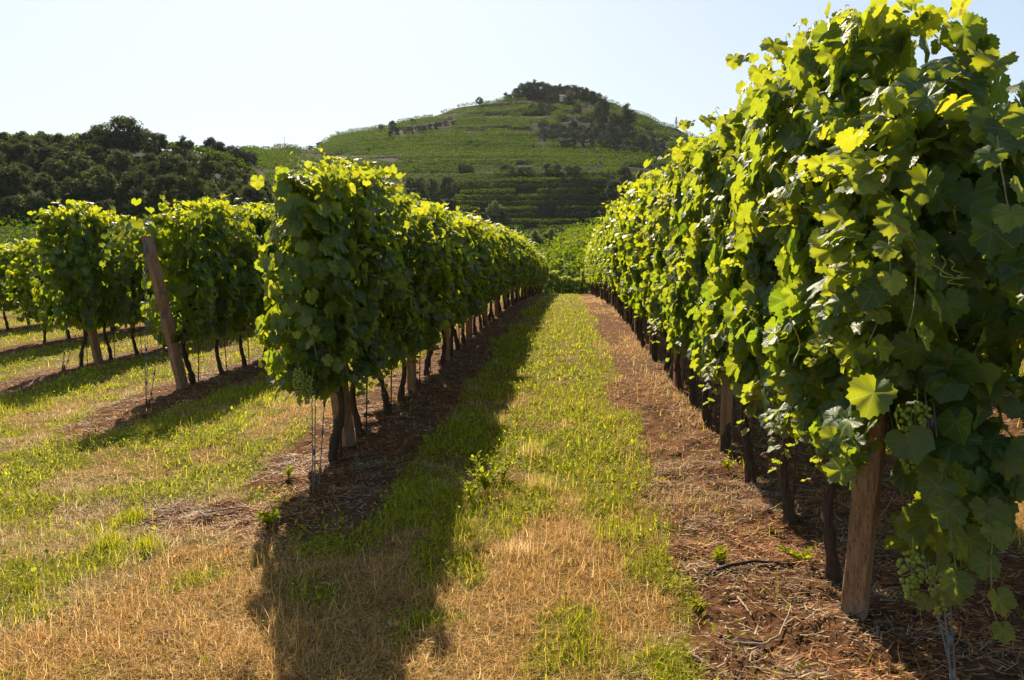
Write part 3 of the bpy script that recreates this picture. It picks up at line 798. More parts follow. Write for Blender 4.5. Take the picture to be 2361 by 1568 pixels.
def scatter(n, d0, d1, left=1.5, right=1.0):
    """points on the ground seen from the path, denser with nothing but area"""
    y = np.sqrt(rng.uniform(d0 ** 2, d1 ** 2, n)); u0, u1 = uv(-640, 800)[0], uv(2800, 800)[0]; n = int(n * 1.39); y = np.sqrt(rng.uniform(d0 ** 2, d1 ** 2, n))
    u_ = rng.uniform(u0, u1, n) ; x = u_ * y + np.where(rng.random(n) < .5, -1, 1) * rng.random(n) * .4
    return x, y
STRAW = np.array([(0.48, 0.34, 0.13), (0.56, 0.43, 0.20), (0.42, 0.28, 0.10), (0.72, 0.60, 0.38)])  # last, palest tone paints glints on some of the dry blades
GREEN = np.array([(0.27, 0.295, 0.008), (0.37, 0.37, 0.010), (0.17, 0.225, 0.008), (0.46, 0.40, 0.03)])
def grass_zone(name, label, n, d0, d1, nseg, lmul, wmul, green_part, xlim=None, keep_dirt=.04):
    x, y = scatter(n, d0, d1); n = len(x)
    # half of the blades gather in tufts
    m = rng.random(n) < .55; ti = rng.integers(0, max(1, n // 26), n)
    tx, ty = scatter(n // 26 + 1, d0, d1)
    rad = .022 + .012 * y / 5
    x = np.where(m, tx[ti] + rng.normal(0, 1, n) * rad, x); y2 = np.where(m, ty[ti] + rng.normal(0, 1, n) * rad, y); y = np.maximum(y2, 1.0)
    dm_ = dirt_amount(x, y); g_ = green_amount(x, y)
    if name == 'green_grass': keep = rng.random(n) < np.clip(g_ * .98 + .10, 0, 1)
    else: keep = rng.random(n) < np.clip(1.05 - g_ * .85, 0, 1)
    strip = np.clip((y - 5) / 3, 0, 1) * (fbm(x * 1.2, y * .5, 201) > .47) * (name == 'dry_grass')   # withered grass on the far earth strips
    keep &= rng.random(n) < np.clip(1 - dm_ * 1.3, keep_dirt + .42 * strip, 1)
    keep &= fbm(x * 2.0, y * 2.0, 91) > .22
    keep &= (y < 52)
    x, y, m, g_, dm_ = x[keep], y[keep], m[keep], g_[keep], dm_[keep]; N = len(x)
    hgt = .55 + .9 * fbm(x * 1.3 + 3, y * 1.3, 95)
    pal = GREEN if name == 'green_grass' else STRAW
    c = pal[rng.integers(0, 4, N)] * rng.uniform(.75, 1.2, (N, 1))
    if name == 'green_grass':
        c = c * (1 - .14 * (1 - g_))[:, None] + STRAW[1] * (.14 * (1 - g_))[:, None]
        ln = rng.gamma(6, .0105, N) * hgt * lmul * (.6 + .4 * g_); tilt = np.abs(rng.normal(.6, .4, N)) + .4 * (1 - g_); curl = rng.normal(1.0, .8, N); lat = rng.normal(0, .5, N); wd = rng.uniform(.003, .0055, N) * wmul
    else:
        c = c * rng.uniform(.8, 1.05, (N, 1))
        warm = fbm(x * .8, y * .8, 99)[:, None]; c = c * np.where(warm > .52, np.array([1.03, .87, .66]), np.array([1.0, .98, .93])); c = c * np.where(dm_[:, None] > .5, np.array([.95, .70, .48]), 1.0)
        ln = rng.gamma(5, .014, N) * hgt * lmul; tilt = np.clip(np.abs(rng.normal(1.22, .30, N)) - .6 * (rng.random(N) < .10), 0, 1.6); curl = rng.normal(.2, 1.6, N); lat = rng.normal(0, 1.8, N); wd = rng.uniform(.0018, .0034, N) * wmul
    az = np.where(rng.random(N) < .5, math.pi, 0) + rng.normal(0, .95, N) + (fbm(x * .9, y * .9, 171, 2) - .5) * 2.5
    z = ground_z(x, y) - .004 + rng.uniform(0, .012, N)
    return blades(x, y, z, az, ln, wd, tilt, curl, c, nseg, lat)
for name, label, parts in (
    ('dry_grass', 'straw coloured dry grass matted over the headland and path', ((150000, 2.3, 5.2, 4, 1.0, 1.0), (110000, 5.2, 9.5, 3, 1.0, 1.5), (90000, 9.5, 22, 2, 1.0, 3.0), (36000, 22, 52, 2, 1.1, 6.0))),
    ('green_grass', 'fresh green grass growing in patches between the vine rows', ((70000, 2.3, 5.2, 3, 1.0, 1.0), (85000, 5.2, 9.5, 3, 1.0, 1.5), (110000, 9.5, 22, 2, 1.1, 3.0), (45000, 22, 52, 2, 1.2, 6.0)))):
    acc = Acc()
    for (n, d0, d1, sg, lm, wm) in parts:
        acc.add(*grass_zone(name, label, n, d0, d1, sg, lm, wm, None))
    if name == 'dry_grass':      # rusty withered grass along the earth strip of the sunlit row
        n = 60000; y = 4.6 * (38 / 4.6) ** rng.random(n); x = .38 + .85 * rng.random(n)
        k_ = fbm(x * 1.5, y * .55, 211) + rng.normal(0, .10, n) > .56; x = x[k_]; y = y[k_]; n = len(x)
        c = np.array([(.46, .29, .12), (.56, .40, .20), (.34, .19, .08)])[rng.integers(0, 3, n)] * rng.uniform(.75, 1.15, (n, 1))
        acc.add(*blades(x, y, ground_z(x, y), rng.uniform(0, 6.28, n), rng.gamma(5, .012, n), .0022 * (1 + y / 7), np.abs(rng.normal(.95, .4, n)), rng.normal(.3, 1.2, n), c, 2, rng.normal(0, 1, n)))
    tag(obj(name, acc.mesh(name, M_grass)), label, 'grass', kind='stuff')

# low broad leaves between the blades along the path
def weed_leaves(n, x, y, z, size, colr):
    az = rng.uniform(0, 6.283, n); el = rng.uniform(.1, 1.1, n); T0 = np.array([(0, 1, 2), (0, 2, 3), (3, 2, 4), (3, 4, 5)])
    tmpl = np.array([(0, 0, 0), (.35, -.22, .04), (.4, .22, .04), (.35, .22, .04), (1, 0, -.05), (.7, .16, .0)])
    tmpl = np.array([(0, 0, 0), (.4, -.24, .03), (.45, 0, .0), (.4, .24, .03), (.8, -.14, -.04), (.8, .14, -.04), (1.05, 0, -.09)])
    T0 = np.array([(0, 1, 2), (0, 2, 3), (1, 4, 2), (2, 5, 3), (2, 4, 6), (2, 6, 5)])
    ca, sa, ce, se = np.cos(az), np.sin(az), np.cos(el), np.sin(el)
    X = tmpl[None, :, 0] * ce[:, None] - tmpl[None, :, 2] * se[:, None]; Z = tmpl[None, :, 0] * se[:, None] + tmpl[None, :, 2] * ce[:, None]; Y = np.repeat(tmpl[None, :, 1], n, 0)
    V = np.stack([x[:, None] + size[:, None] * (X * ca[:, None] - Y * sa[:, None]), y[:, None] + size[:, None] * (X * sa[:, None] + Y * ca[:, None]), z[:, None] + size[:, None] * Z], -1)
    T = T0[None] + (np.arange(n) * 7)[:, None, None]
    return V.reshape(-1, 3), T.reshape(-1, 3), np.repeat(colr, 7, 0)
acc = Acc()
for (n, d0, d1, sz) in ((26000, 2.4, 7, .028), (26000, 7, 16, .04), (9000, 16, 40, .07)):
    x, y = scatter(n, d0, d1); n = len(x); keep = (rng.random(n) < np.clip(green_amount(x, y) * 1.3 - .3, 0, 1) * (fbm(x * 2.2, y * 2.2, 111) > .47) + .015) & (rng.random(n) < 1.05 - dirt_amount(x, y))
    x, y = x[keep], y[keep]; N = len(x)
    c = GREEN[rng.integers(0, 3, N)] * rng.uniform(.7, 1.25, (N, 1)); z = ground_z(x, y) + rng.uniform(0, .07, N)
    acc.add(*weed_leaves(N, x, y, z, rng.uniform(.6, 1.4, N) * sz, c))
tag(obj('ground_cover', acc.mesh('ground_cover', M_grass)), 'low broad-leaved green ground cover among the path grass', 'ground cover', kind='stuff')

# slivers, chips and dry stalks on the bare earth
acc = Acc()
for (n, d0, d1, wm) in ((80000, 2.3, 6, 1.0), (70000, 6, 14, 1.6), (30000, 14, 34, 3.0)):
    x, y = scatter(n, d0, d1); n = len(x); keep = rng.random(n) < np.clip(dirt_amount(x, y), .06, 1) * np.clip(fbm(x * 2.5, y * 2.5, 121) * 1.9 - .35, .1, 1)
    x, y = x[keep], y[keep]; N = len(x)
    pal = np.array([(.36, .24, .14), (.17, .10, .055), (.50, .37, .24), (.07, .042, .025), (.28, .13, .05)])
    c = pal[rng.integers(0, 5, N)] * rng.uniform(.7, 1.15, (N, 1))
    rust = (fbm(x * 1.7, y * 1.7, 131) > .56)[:, None]; c = np.where(rust, c * np.array([1.08, .80, .55]), c)
    ln = rng.gamma(2.2, .019, N) + .012; wd = rng.uniform(.003, .0085, N) * wm
    acc.add(*blades(x, y, ground_z(x, y) + rng.uniform(-.002, .012, N), rng.normal(0, .9, N) + math.pi * (rng.random(N) < .5), ln, wd, rng.normal(1.42, .22, N), rng.normal(0, .5, N), c, 3))
tag(obj('mulch', acc.mesh('mulch', M_litter)), 'dry bark slivers and dead stalks strewn on the brown earth', 'mulch', kind='stuff')

# fallen canes, one mesh each
def stick(pts, r0, colr, label, nm='fallen_cane'):
    P = np.array([(x, y, float(ground_z(x, y)) + h) for x, y, h in pts]); q = np.linspace(0, len(P) - 1, 18)
    P = np.stack([np.interp(q, np.arange(len(P)), P[:, i]) for i in range(3)], 1); o = P[0].copy(); P = P - o
    P[:, :2] += rng.normal(0, .003, (18, 2))
    A_ = Acc(); Vt, Tt = tube(P, np.linspace(r0, r0 * .55, 18), 7, True, .15, 3); A_.add(Vt, Tt, colr)
    tag(obj(nm, A_.mesh(nm, M_litter, True), None, tuple(o)), label, 'cane', 'fallen canes on the bare earth')
def gp(xd, yd):
    u_, v_ = uv(xd, yd); d_ = -CAM[2] / v_
    for _ in range(3): d_ = (float(land(u_ * d_, d_)) - CAM[2]) / v_
    return u_ * d_, d_
for (pts, r0, colr, label) in (
    ([(1690, 1495, .01), (1760, 1490, .012), (1800, 1460, .014), (1822, 1415, .03)], .006, (.36, .27, .19), 'pale curved bare cane lying left of the right end post'),
    ([(1600, 1345, .01), (1660, 1325, .014), (1740, 1310, .02), (1830, 1312, .01)], .011, (.055, .035, .025), 'dark crooked dead branch on the earth left of the first right trunk'),
    ([(1700, 1385, .01), (1735, 1425, .012)], .006, (.40, .29, .2), 'short pale stick above the curved bare cane'),
    ([(1655, 1475, .01), (1760, 1478, .012)], .007, (.09, .06, .045), 'straight dark stick just left of the curved bare cane'),
    ([(1590, 1510, .01), (1650, 1545, .012)], .008, (.30, .21, .14), 'tan stick at the grass edge near the bottom of the picture'),
    ([(1775, 1140, .01), (1840, 1130, .012)], .008, (.06, .04, .03), 'dark stick beside the trunks of the sunlit right row'),
    ([(1470, 930, .01), (1540, 945, .012), (1570, 955, .01)], .012, (.05, .03, .022), 'thick dark dead branch far along the brown earth strip'),
    ([(460, 1195, .01), (560, 1175, .012)], .006, (.22, .15, .1), 'thin stick across the bare patch before the left row')):
    stick([(*gp(a_, b_), h) for a_, b_, h in pts], r0, colr, label)

# upright leafy weeds and grass tufts that stand out
def weed(xd, yd, h, n, label, spread=.12, leaf=.05):
    x, y = gp(xd, yd); z = float(ground_z(x, y)); o = thing('leafy_weed', label, 'weed', (x, y, z), 0, 'upright green weeds')
    r = np.random.default_rng(int(xd)); st = Acc(); lf = Acc()
    for i in range(n):
        a_ = r.uniform(0, 6.28); ln = h * r.uniform(.55, 1); m = 9; q = np.linspace(0, 1, m)
        P = np.stack([spread * math.cos(a_) * q ** 1.4 * r.uniform(.4, 1), spread * math.sin(a_) * q ** 1.4 * r.uniform(.4, 1), ln * q], 1)
        Vt, Tt = tube(P, np.linspace(.003, .0012, m), 5); st.add(Vt, Tt, (.12, .2, .03))
        k_ = 14; qq = r.uniform(.15, 1, k_); B = np.stack([np.interp(qq, q, P[:, j]) for j in range(3)], 1)
        lf.add(*weed_leaves_local(B, r.uniform(.6, 1.2, k_) * leaf * (1.15 - .5 * qq), GREEN[r.integers(0, 2, k_)] * 1.1))
    obj('stem', st.mesh('stem', M_grass, True), o); obj('leaves', lf.mesh('leaves', M_grass), o)
def weed_leaves_local(B, size, colr): return weed_leaves(len(B), B[:, 0], B[:, 1], B[:, 2], size, colr)
weed(1118, 1130, .30, 11, 'tall bright green leafy weed at the shadow edge on the path', .20, .06)
weed(1085, 1150, .18, 5, 'small green weed just left of the tall leafy weed', .14, .05)
weed(1160, 1105, .20, 8, 'bushy green weed just right of the tall leafy weed', .18, .05)
weed(620, 1215, .10, 7, 'low broad green weed at the corner of the row shadow', .10, .06)
weed(1680, 1090, .14, 5, 'green weed at the foot of the sunlit row trunks', .08, .04)
weed(1655, 1300, .09, 6, 'small green weed on bare earth left of the right end post', .08, .04)
weed(1845, 1300, .09, 6, 'sprawling green weed just left of the right end post', .14, .04)
weed(1610, 1410, .05, 5, 'tiny green weed on the earth beside the grass edge', .06, .035)
weed(665, 1110, .10, 5, 'small green weed on the earth beside the left guy wires', .05, .04)
def tuft(xd, yd, h, n, label, pal, spread=.05):
    x, y = gp(xd, yd); z = float(ground_z(x, y)); N = n
    az = rng.uniform(0, 6.28, N); c = pal[rng.integers(0, 4, N)] * rng.uniform(.8, 1.2, (N, 1)); A_ = Acc()
    A_.add(*blades(rng.normal(0, spread, N), rng.normal(0, spread, N), np.zeros(N) - .01, az, rng.uniform(.5, 1.1, N) * h, rng.uniform(.003, .005, N), np.abs(rng.normal(.2, .22, N)), rng.normal(.6, .5, N), c, 4))
    tag(obj('grass_tuft', A_.mesh('grass_tuft', M_grass), None, (x, y, z)), label, 'grass tuft', 'standing grass tufts')
MIX = np.concatenate([GREEN[[0, 3]], STRAW[[0, 1]]])
tuft(250, 1265, .14, 260, 'green grass tuft at the left end of the bare patch', GREEN)
tuft(345, 1275, .13, 200, 'narrow green tuft in front of the bare patch', GREEN, .035)
tuft(310, 1200, .12, 330, 'wide green tuft behind the narrow tuft on the bare patch', GREEN, .05)
tuft(1230, 1055, .16, 350, 'dark olive tuft in the middle of the sunlit path', MIX, .05)
tuft(1240, 1130, .15, 320, 'brownish tuft nearest the camera on the green path', MIX, .05)
tuft(1195, 1280, .13, 220, 'dry rusty tuft just right of the row shadow', STRAW, .05)
tuft(1150, 985, .17, 320, 'tall tuft at the edge of the row shadow', MIX, .05)
# red dead leaves
for i, (xd, yd, lab) in enumerate(((62, 957, 'red dead leaf lying on the grass at far left'), (1213, 1148, 'small red dead leaf on the path grass'), (1965, 1040, 'rust red dead leaf by the right end post'), (1645, 985, 'red dead leaf under the sunlit row'), (375, 1480, 'reddish dead leaf in the dry foreground grass'))):
    x, y = gp(xd, yd); L = Acc(); P, T = LEAF_MID[i % 5]
    L.add(P * np.array([.03, .03, .06]), T, (.16, .028, .012)); tag(obj('fallen_leaf', L.mesh('fallen_leaf', M_litter), None, (x, y, float(ground_z(x, y)) + .028), (.5, .3, i)), lab, 'leaf', 'red fallen leaves')

# ------------------------------------------------------------------ trees and far vines
def quads(P, N, size, rnd, r):
    """small leaf sprays: bent kites centred at P facing N"""
    n = len(P); N = N / (np.linalg.norm(N, axis=1)[:, None] + 1e-9)
    a_ = np.cross(N, r.normal(0, 1, (n, 3))); a_ /= np.linalg.norm(a_, axis=1)[:, None] + 1e-9; b_ = np.cross(N, a_)
    tm = np.array([(-.55, 0, -.1), (-.1, -.38, .08), (.5, -.12, -.05), (.62, .18, -.12), (.05, .42, .06)])
    V = P[:, None] + size[:, None, None] * (tm[None, :, 0:1] * a_[:, None] + tm[None, :, 1:2] * b_[:, None] + tm[None, :, 2:3] * N[:, None])
    T = np.array([(0, 1, 2), (0, 2, 3), (0, 3, 4)])[None] + (np.arange(n) * 5)[:, None, None]
    A = np.zeros((n, 5, 3)); A[:, :, 2] = rnd[:, None]
    return V.reshape(-1, 3), T.reshape(-1, 3), A.reshape(-1, 3)

def tree_meshes(seed, H, Wd, base, clumps, per, leaf, mat):
    """tapered trunk with limbs and a crown of leaf clumps; H height, Wd crown radius, base = crown start height"""
    r = np.random.default_rng(seed); tr = Acc(); cr = Acc()
    lean = r.normal(0, .06 * H, 2); zc = np.linspace(-.6, H * .8, 9); q = np.clip(zc / (H * .8), 0, 1)
    P = np.stack([lean[0] * q ** 1.5, lean[1] * q ** 1.5, zc], 1); R0 = .028 * H
    Vt, Tt = tube(P, R0 * (1.15 - q), 7, True, .1, seed); tr.add(Vt, Tt)
    ch = (H - base) / 2; cz = base + ch
    C_ = []
    for i in range(clumps):
        d = r.normal(0, 1, 3); d /= np.linalg.norm(d); d[2] = d[2] * .9 + .12
        rad = r.uniform(.45, 1.0) ** .6
        w = Wd * (1 - .25 * max(d[2], 0)) * r.uniform(.8, 1.12)
        C_.append(np.array([d[0] * w * rad, d[1] * w * rad, cz + d[2] * ch * rad * .92]))
    for i, c in enumerate(C_):
        sr = Wd * r.uniform(.2, .38); tone = r.uniform(.1, .8)
        n = int(per * r.uniform(.6, 1.3)); d = r.normal(0, 1, (n, 3)); d /= np.linalg.norm(d, axis=1)[:, None]
        p = c + d * (sr * r.random(n) ** .4)[:, None] * np.array([1, 1, .72])
        cr.add(*quads(p, d + r.normal(0, .6, (n, 3)), leaf * r.uniform(.6, 1.3, n), np.clip(tone + r.normal(0, .2, n), 0, 1), r))
        if i % 3 == 0:
            z0 = min(max(c[2] - .35 * Wd, base * .5), H * .7); k_ = np.clip(z0 / (H * .8), 0, 1)
            s0 = np.array([lean[0] * k_ ** 1.5, lean[1] * k_ ** 1.5, z0]); mid_ = (s0 + c) / 2 + r.normal(0, .1 * Wd, 3)
            Vt, Tt = tube([s0, mid_, c], [R0 * .45, R0 * .28, R0 * .08], 5); tr.add(Vt, Tt)
    return cr.mesh('crown', mat), tr.mesh('trunk', M_treebark, True)
DARK = [tree_meshes(900 + i, 8.5, 3.4, -.3, 62, 85, .34, M_tree) for i in range(4)] + [tree_meshes(905, 7.2, 2.7, -.2, 50, 85, .32, M_tree_lt)]
TALL = tree_meshes(910, 11, 4.4, .6, 100, 100, .34, M_tree)
PALE = tree_meshes(912, 4.6, 2.2, .3, 40, 90, .24, M_pale)
OLIVE = [tree_meshes(920 + i, 4.6, 2.6, -.4, 34, 70, .32, M_olive) for i in range(3)]
BUSH = [tree_meshes(930 + i, 3.0, 2.4, -.8, 28, 75, .30, M_tree if i else M_tree_lt) for i in range(3)]
CYPR = tree_meshes(940, 9, .9, .1, 30, 60, .35, M_tree)
def tree(pair, loc, s, label, group, name='tree', cat='tree', rz=None, sz=None):
    o = thing(name, label, cat, tuple(loc), rng.uniform(0, 6.28) if rz is None else rz, group)
    sc = (s, s, sz or s)
    obj('crown', pair[0], o, scale=sc); obj('trunk', pair[1], o, scale=sc)
    return o
def on(u_disp, d, yd=480):
    x = uv(u_disp, yd)[0] * d; return (x, d, float(land(x, d)) - .15)

# wood on the left slope
G1 = 'trees of the dark wood on the left slope'
tree(TALL, on(292, 138), .95, 'tallest dark round tree standing above the left wood', G1, sz=.74)
tree(DARK[2], on(238, 140), .66, 'thin-crowned tree at the left shoulder of the tallest wood tree', G1)
tree(DARK[0], on(372, 143), .64, 'rounded dark tree on the skyline right of the tallest wood tree', G1)
tree(DARK[1], on(345, 146), .60, 'small dark tree close behind the right side of the tallest wood tree', G1)
tree(DARK[3], on(432, 142), .62, 'pointed tree second right of the tallest wood tree', G1)
tree(PALE, on(392, 120), 1.1, 'pale yellowish tree in the middle of the dark wood', G1)
wl_ = {'foot': 'dark leafy tree at the foot of the left wood', 'middle': 'dark leafy tree half way up the left wood', 'upper': 'dark leafy tree near the top of the left wood'}
for dd, word, step in ((108, 'foot', 62), (117, 'middle', 66), (127, 'middle', 64), (136, 'upper', 62)):
    xd = -230 + rng.uniform(0, 40)
    while xd < 600 - (dd - 108) * 2.2:
        if not (dd > 120 and 105 < xd < 185) and not (dd > 130 and 230 < xd < 350):
            s = rng.uniform(.62, .9) * (.60 if dd > 130 else .76 if dd > 120 else .95)
            i = int(rng.integers(0, 5)); tree(DARK[i], on(xd + rng.uniform(-14, 14), dd + rng.uniform(-3, 3)), s, wl_[word] if i < 4 else 'lighter green tree ' + wl_[word].split(' tree ')[1], G1)
        xd += step * rng.uniform(.8, 1.2)
for i in range(30):
    xd = -220 + i * 28 + rng.uniform(-10, 10); tree(BUSH[int(rng.integers(0, 3))], on(xd, 102 + rng.uniform(-2, 5)), rng.uniform(.7, 1.1), 'low dark bush along the foot of the left wood', 'bushes at the foot of the left wood', 'bush', 'bush')
for i in range(66):
    tree(BUSH[i % 2 + 1], on(-200 + (i // 3) * 21 + rng.uniform(-9, 9), (133, 139, 145)[i % 3] + rng.uniform(-2, 2)), rng.uniform(.7, 1.0), 'dark bush on the bank below the left crest vines', 'bushes below the left crest', 'bush', 'bush')
for xd, s in ((492, 1.0), (512, .9), (532, .85), (552, 1.0), (572, 1.1), (560, .7)):
    tree(OLIVE[int(rng.integers(0, 3))], on(xd, 158 + rng.uniform(-4, 4)), s * .8, 'rounded grey-green tree on the crest right of the left wood', 'rounded trees on the left crest', 'olive_tree')
for xd, dd, s in ((608, 122, .75), (596, 112, .8), (640, 128, .5), (660, 135, .45)):
    tree(DARK[4], on(xd, dd), s, 'light green tree at the right end of the left wood', G1)

# single trees on the hill, given by where their feet show
def hill_tree(pair, xd, yd, hpx, H, label, group=None, name='tree', cat='tree', wide=1.0):
    p_ = hit(xd, yd, 95); s = hpx * p_[1] / F_PX / H
    tree(pair, (p_[0], p_[1], p_[2] - (1.1 if group == 'trees of the wood on the hilltop' else .3)), s * wide, label, group, name, cat, sz=s)
G2 = 'trees of the wood on the hilltop'
for i, (xd, h) in enumerate(((1190, 22), (1203, 30), (1218, 34), (1234, 36), (1248, 34), (1262, 30), (1277, 28), (1292, 30), (1306, 32), (1322, 32), (1338, 30), (1352, 27), (1366, 24), (1380, 18))):
    hill_tree(DARK[i % 4], xd, 222 if xd < 1300 else 226, h + 4, 8.5, 'dark tree in the wood crowning the hilltop', G2, wide=1.0)
for i in range(16):
    hill_tree(BUSH[i % 3], 1186 + i * 12.6, 226 + (i > 9) * 3, rng.uniform(11, 17), 3.0, 'low bush under the trees of the hilltop wood', 'bushes under the hilltop wood', 'bush', 'bush', 1.4)
hill_tree(DARK[4], 1313, 234, 30, 7.2, 'bright green tree in front of the hilltop wood', G2)
hill_tree(DARK[0], 1280, 232, 22, 8.5, 'short dark tree in front of the hilltop wood', G2)
hill_tree(DARK[1], 1387, 292, 68, 8.5, 'large round tree right of the terraces below the hilltop', 'large trees on the right of the hill', wide=.75)
hill_tree(DARK[3], 1443, 312, 68, 8.5, 'broad dark tree at the right shoulder of the hill', 'large trees on the right of the hill', wide=.95)
hill_tree(DARK[2], 1418, 298, 40, 8.5, 'smaller dark tree between the two large hill trees', 'large trees on the right of the hill')
hill_tree(DARK[2], 1480, 345, 38, 8.5, 'dark tree below the broad tree on the right of the hill', 'large trees on the right of the hill')
hill_tree(DARK[0], 1332, 262, 24, 8.5, 'small dark tree on the brown terraces', 'small trees on the terraces')
hill_tree(PALE, 1105, 243, 20, 4.6, 'small round tree alone on the left skyline of the hill', 'single trees on the hill skyline')
hill_tree(DARK[3], 1166, 225, 16, 8.5, 'tiny tree on the skyline left of the hilltop wood', 'single trees on the hill skyline')
hill_tree(OLIVE[0], 905, 294, 16, 4.6, 'grey-green tree on the lower left skyline of the hill', 'single trees on the hill skyline')
hill_tree(OLIVE[1], 880, 299, 13, 4.6, 'small bushy tree left of the grey-green skyline tree', 'single trees on the hill skyline')
hill_tree(OLIVE[2], 952, 284, 13, 4.6, 'small tree right of the grey-green skyline tree', 'single trees on the hill skyline')
hill_tree(OLIVE[2], 737, 334, 15, 4.6, 'tree at the foot of the left hill skyline', 'single trees on the hill skyline')
hill_tree(OLIVE[1], 716, 340, 11, 4.6, 'bush at the very foot of the left hill skyline', 'single trees on the hill skyline')
hill_tree(CYPR, 1559, 288, 28, 9, 'narrow dark cypress on the right skyline of the hill', None, 'cypress_tree')
hill_tree(DARK[0], 1033, 462, 62, 8.5, 'dark rounded tree in the lower vineyard above the left row', 'trees in the lower vineyard', wide=.8)
for xd, yd, h in ((945, 438, 34), (970, 440, 36), (995, 446, 38)):
    hill_tree(DARK[4], xd, yd, h, 7.2, 'green tree in the hedge left of the dark rounded tree', 'trees in the lower vineyard')
hill_tree(PALE, 1143, 505, 44, 4.6, 'pale green spreading tree alone among the low vine rows', 'trees in the lower vineyard', wide=.9)
for xd, yd, h, i in ((1440, 440, 60, 1), (1415, 478, 66, 0), (1455, 490, 70, 3), (1475, 440, 50, 2)):
    hill_tree(DARK[i], xd, yd, h, 8.5, 'large dark tree beside the top of the sunlit right row', 'large dark trees right of the lower vineyard', wide=.85)
for xd, yd, h, lab in ((1235, 588, 62, 'pale leafy tree in the valley at the left end of the path gap'), (1272, 578, 56, 'pale leafy tree in the valley above the path gap'), (1290, 560, 38, 'smaller valley tree right of the pale leafy pair')):
    hill_tree(PALE if h > 40 else OLIVE[0], xd, yd, h, 4.6, lab, 'valley trees beyond the path', wide=.95)
G3 = 'olive trees of the grove on the hill'
cnt = 0
for row_y, xa, xb in ((300, 1250, 1420), (312, 1255, 1470), (324, 1280, 1500), (336, 1300, 1530), (349, 1420, 1540)):
    xd = xa
    while xd < xb:
        hill_tree(OLIVE[int(rng.integers(0, 3))], xd, row_y + rng.uniform(-3, 3), rng.uniform(15, 22), 4.6, 'grey-green olive tree in the grove on the right of the hill', G3, 'olive_tree')
        xd += rng.uniform(15, 24)
for xd in (1065, 1083, 1165, 1180, 1200, 1218, 1262, 1285, 1312, 1330):
    hill_tree(OLIVE[int(rng.integers(0, 3))], xd, 394 + rng.uniform(-2, 3) + (xd - 1065) * .02, rng.uniform(17, 25), 4.6, 'grey bushy tree in the hedge line across the middle of the hill', 'hedge line across the hill', 'olive_tree')
for xd in range(905, 1050, 14):
    hill_tree(OLIVE[int(rng.integers(0, 3))], xd + rng.uniform(-4, 4), 312 - (xd - 905) * .17 + rng.uniform(-2, 2), rng.uniform(11, 16), 4.6, 'grey scrub tree on the left slope of the hill', 'grey scrub trees on the left of the hill', 'olive_tree')
for xd, yd in ((1228, 246), (1250, 250), (1275, 252), (1235, 262), (1262, 266), (1300, 262), (1340, 275), (1290, 278), (1255, 282), (1320, 290), (1365, 268)):
    hill_tree(BUSH[int(rng.integers(0, 3))], xd, yd, rng.uniform(9, 14), 3.0, 'low bush on the brown terraces below the hilltop', 'bushes on the terraces', 'bush', 'bush', 1.3)
# hut at the hilltop, mast on the left skyline
def box(A_, x0, x1, y0, y1, z0, z1):
    Vt = np.array([(x, y, z) for z in (z0, z1) for x, y in ((x0, y0), (x1, y0), (x1, y1), (x0, y1))])
    A_.add(Vt, [(0, 2, 1), (0, 3, 2), (4, 5, 6), (4, 6, 7)] + [f for i in range(4) for f in ((i, (i + 1) % 4, (i + 1) % 4 + 4), (i, (i + 1) % 4 + 4, i + 4))])
t = NT('pale_plaster'); M_plaster = t.surf(t.bsdf(t.mix(t.noise(2, 3), (.55, .47, .34), (.68, .6, .46)), .9, .1).outputs[0])
t = NT('terracotta'); M_roof = t.surf(t.bsdf(t.mix(t.noise(3, 3), (.25, .12, .07), (.38, .2, .12)), .9, .1).outputs[0])
p_ = hit(1300, 233, 200)
hut = thing('hut', 'tiny pale hut among the trees at the hilltop', 'hut', tuple(p_))
A_ = Acc(); box(A_, -2, 2, -1.4, 1.4, -1, 2.0); obj('wall', A_.mesh('wall', M_plaster), hut)
A_ = Acc(); Vt = np.array([(-2.3, -1.7, 2.0), (2.3, -1.7, 2.0), (2.3, 1.7, 2.0), (-2.3, 1.7, 2.0), (-2.3, 0, 3.0), (2.3, 0, 3.0)]); A_.add(Vt, [(0, 1, 5), (0, 5, 4), (2, 3, 4), (2, 4, 5), (0, 4, 3), (1, 2, 5), (0, 3, 2), (0, 2, 1)]); obj('roof', A_.mesh('roof', M_roof), hut)
A_ = Acc(); box(A_, -.5, .4, -1.46, -1.402, -.2, 1.6); obj('door', A_.mesh('door', M_post), hut)
p_ = hit(656, 344, 200); A_ = Acc(); Vt, Tt = tube([(0, 0, -.5), (0, 0, 3), (0, 0, 5.2)], [.10, .08, .05], 6); A_.add(Vt, Tt); Vt, Tt = tube([(-.5, 0, 4.6), (.5, 0, 4.6)], .04, 5); A_.add(Vt, Tt)
tag(obj('mast', A_.mesh('mast', M_wire), None, tuple(p_)), 'thin mast on the skyline between the wood and the hill', 'mast')

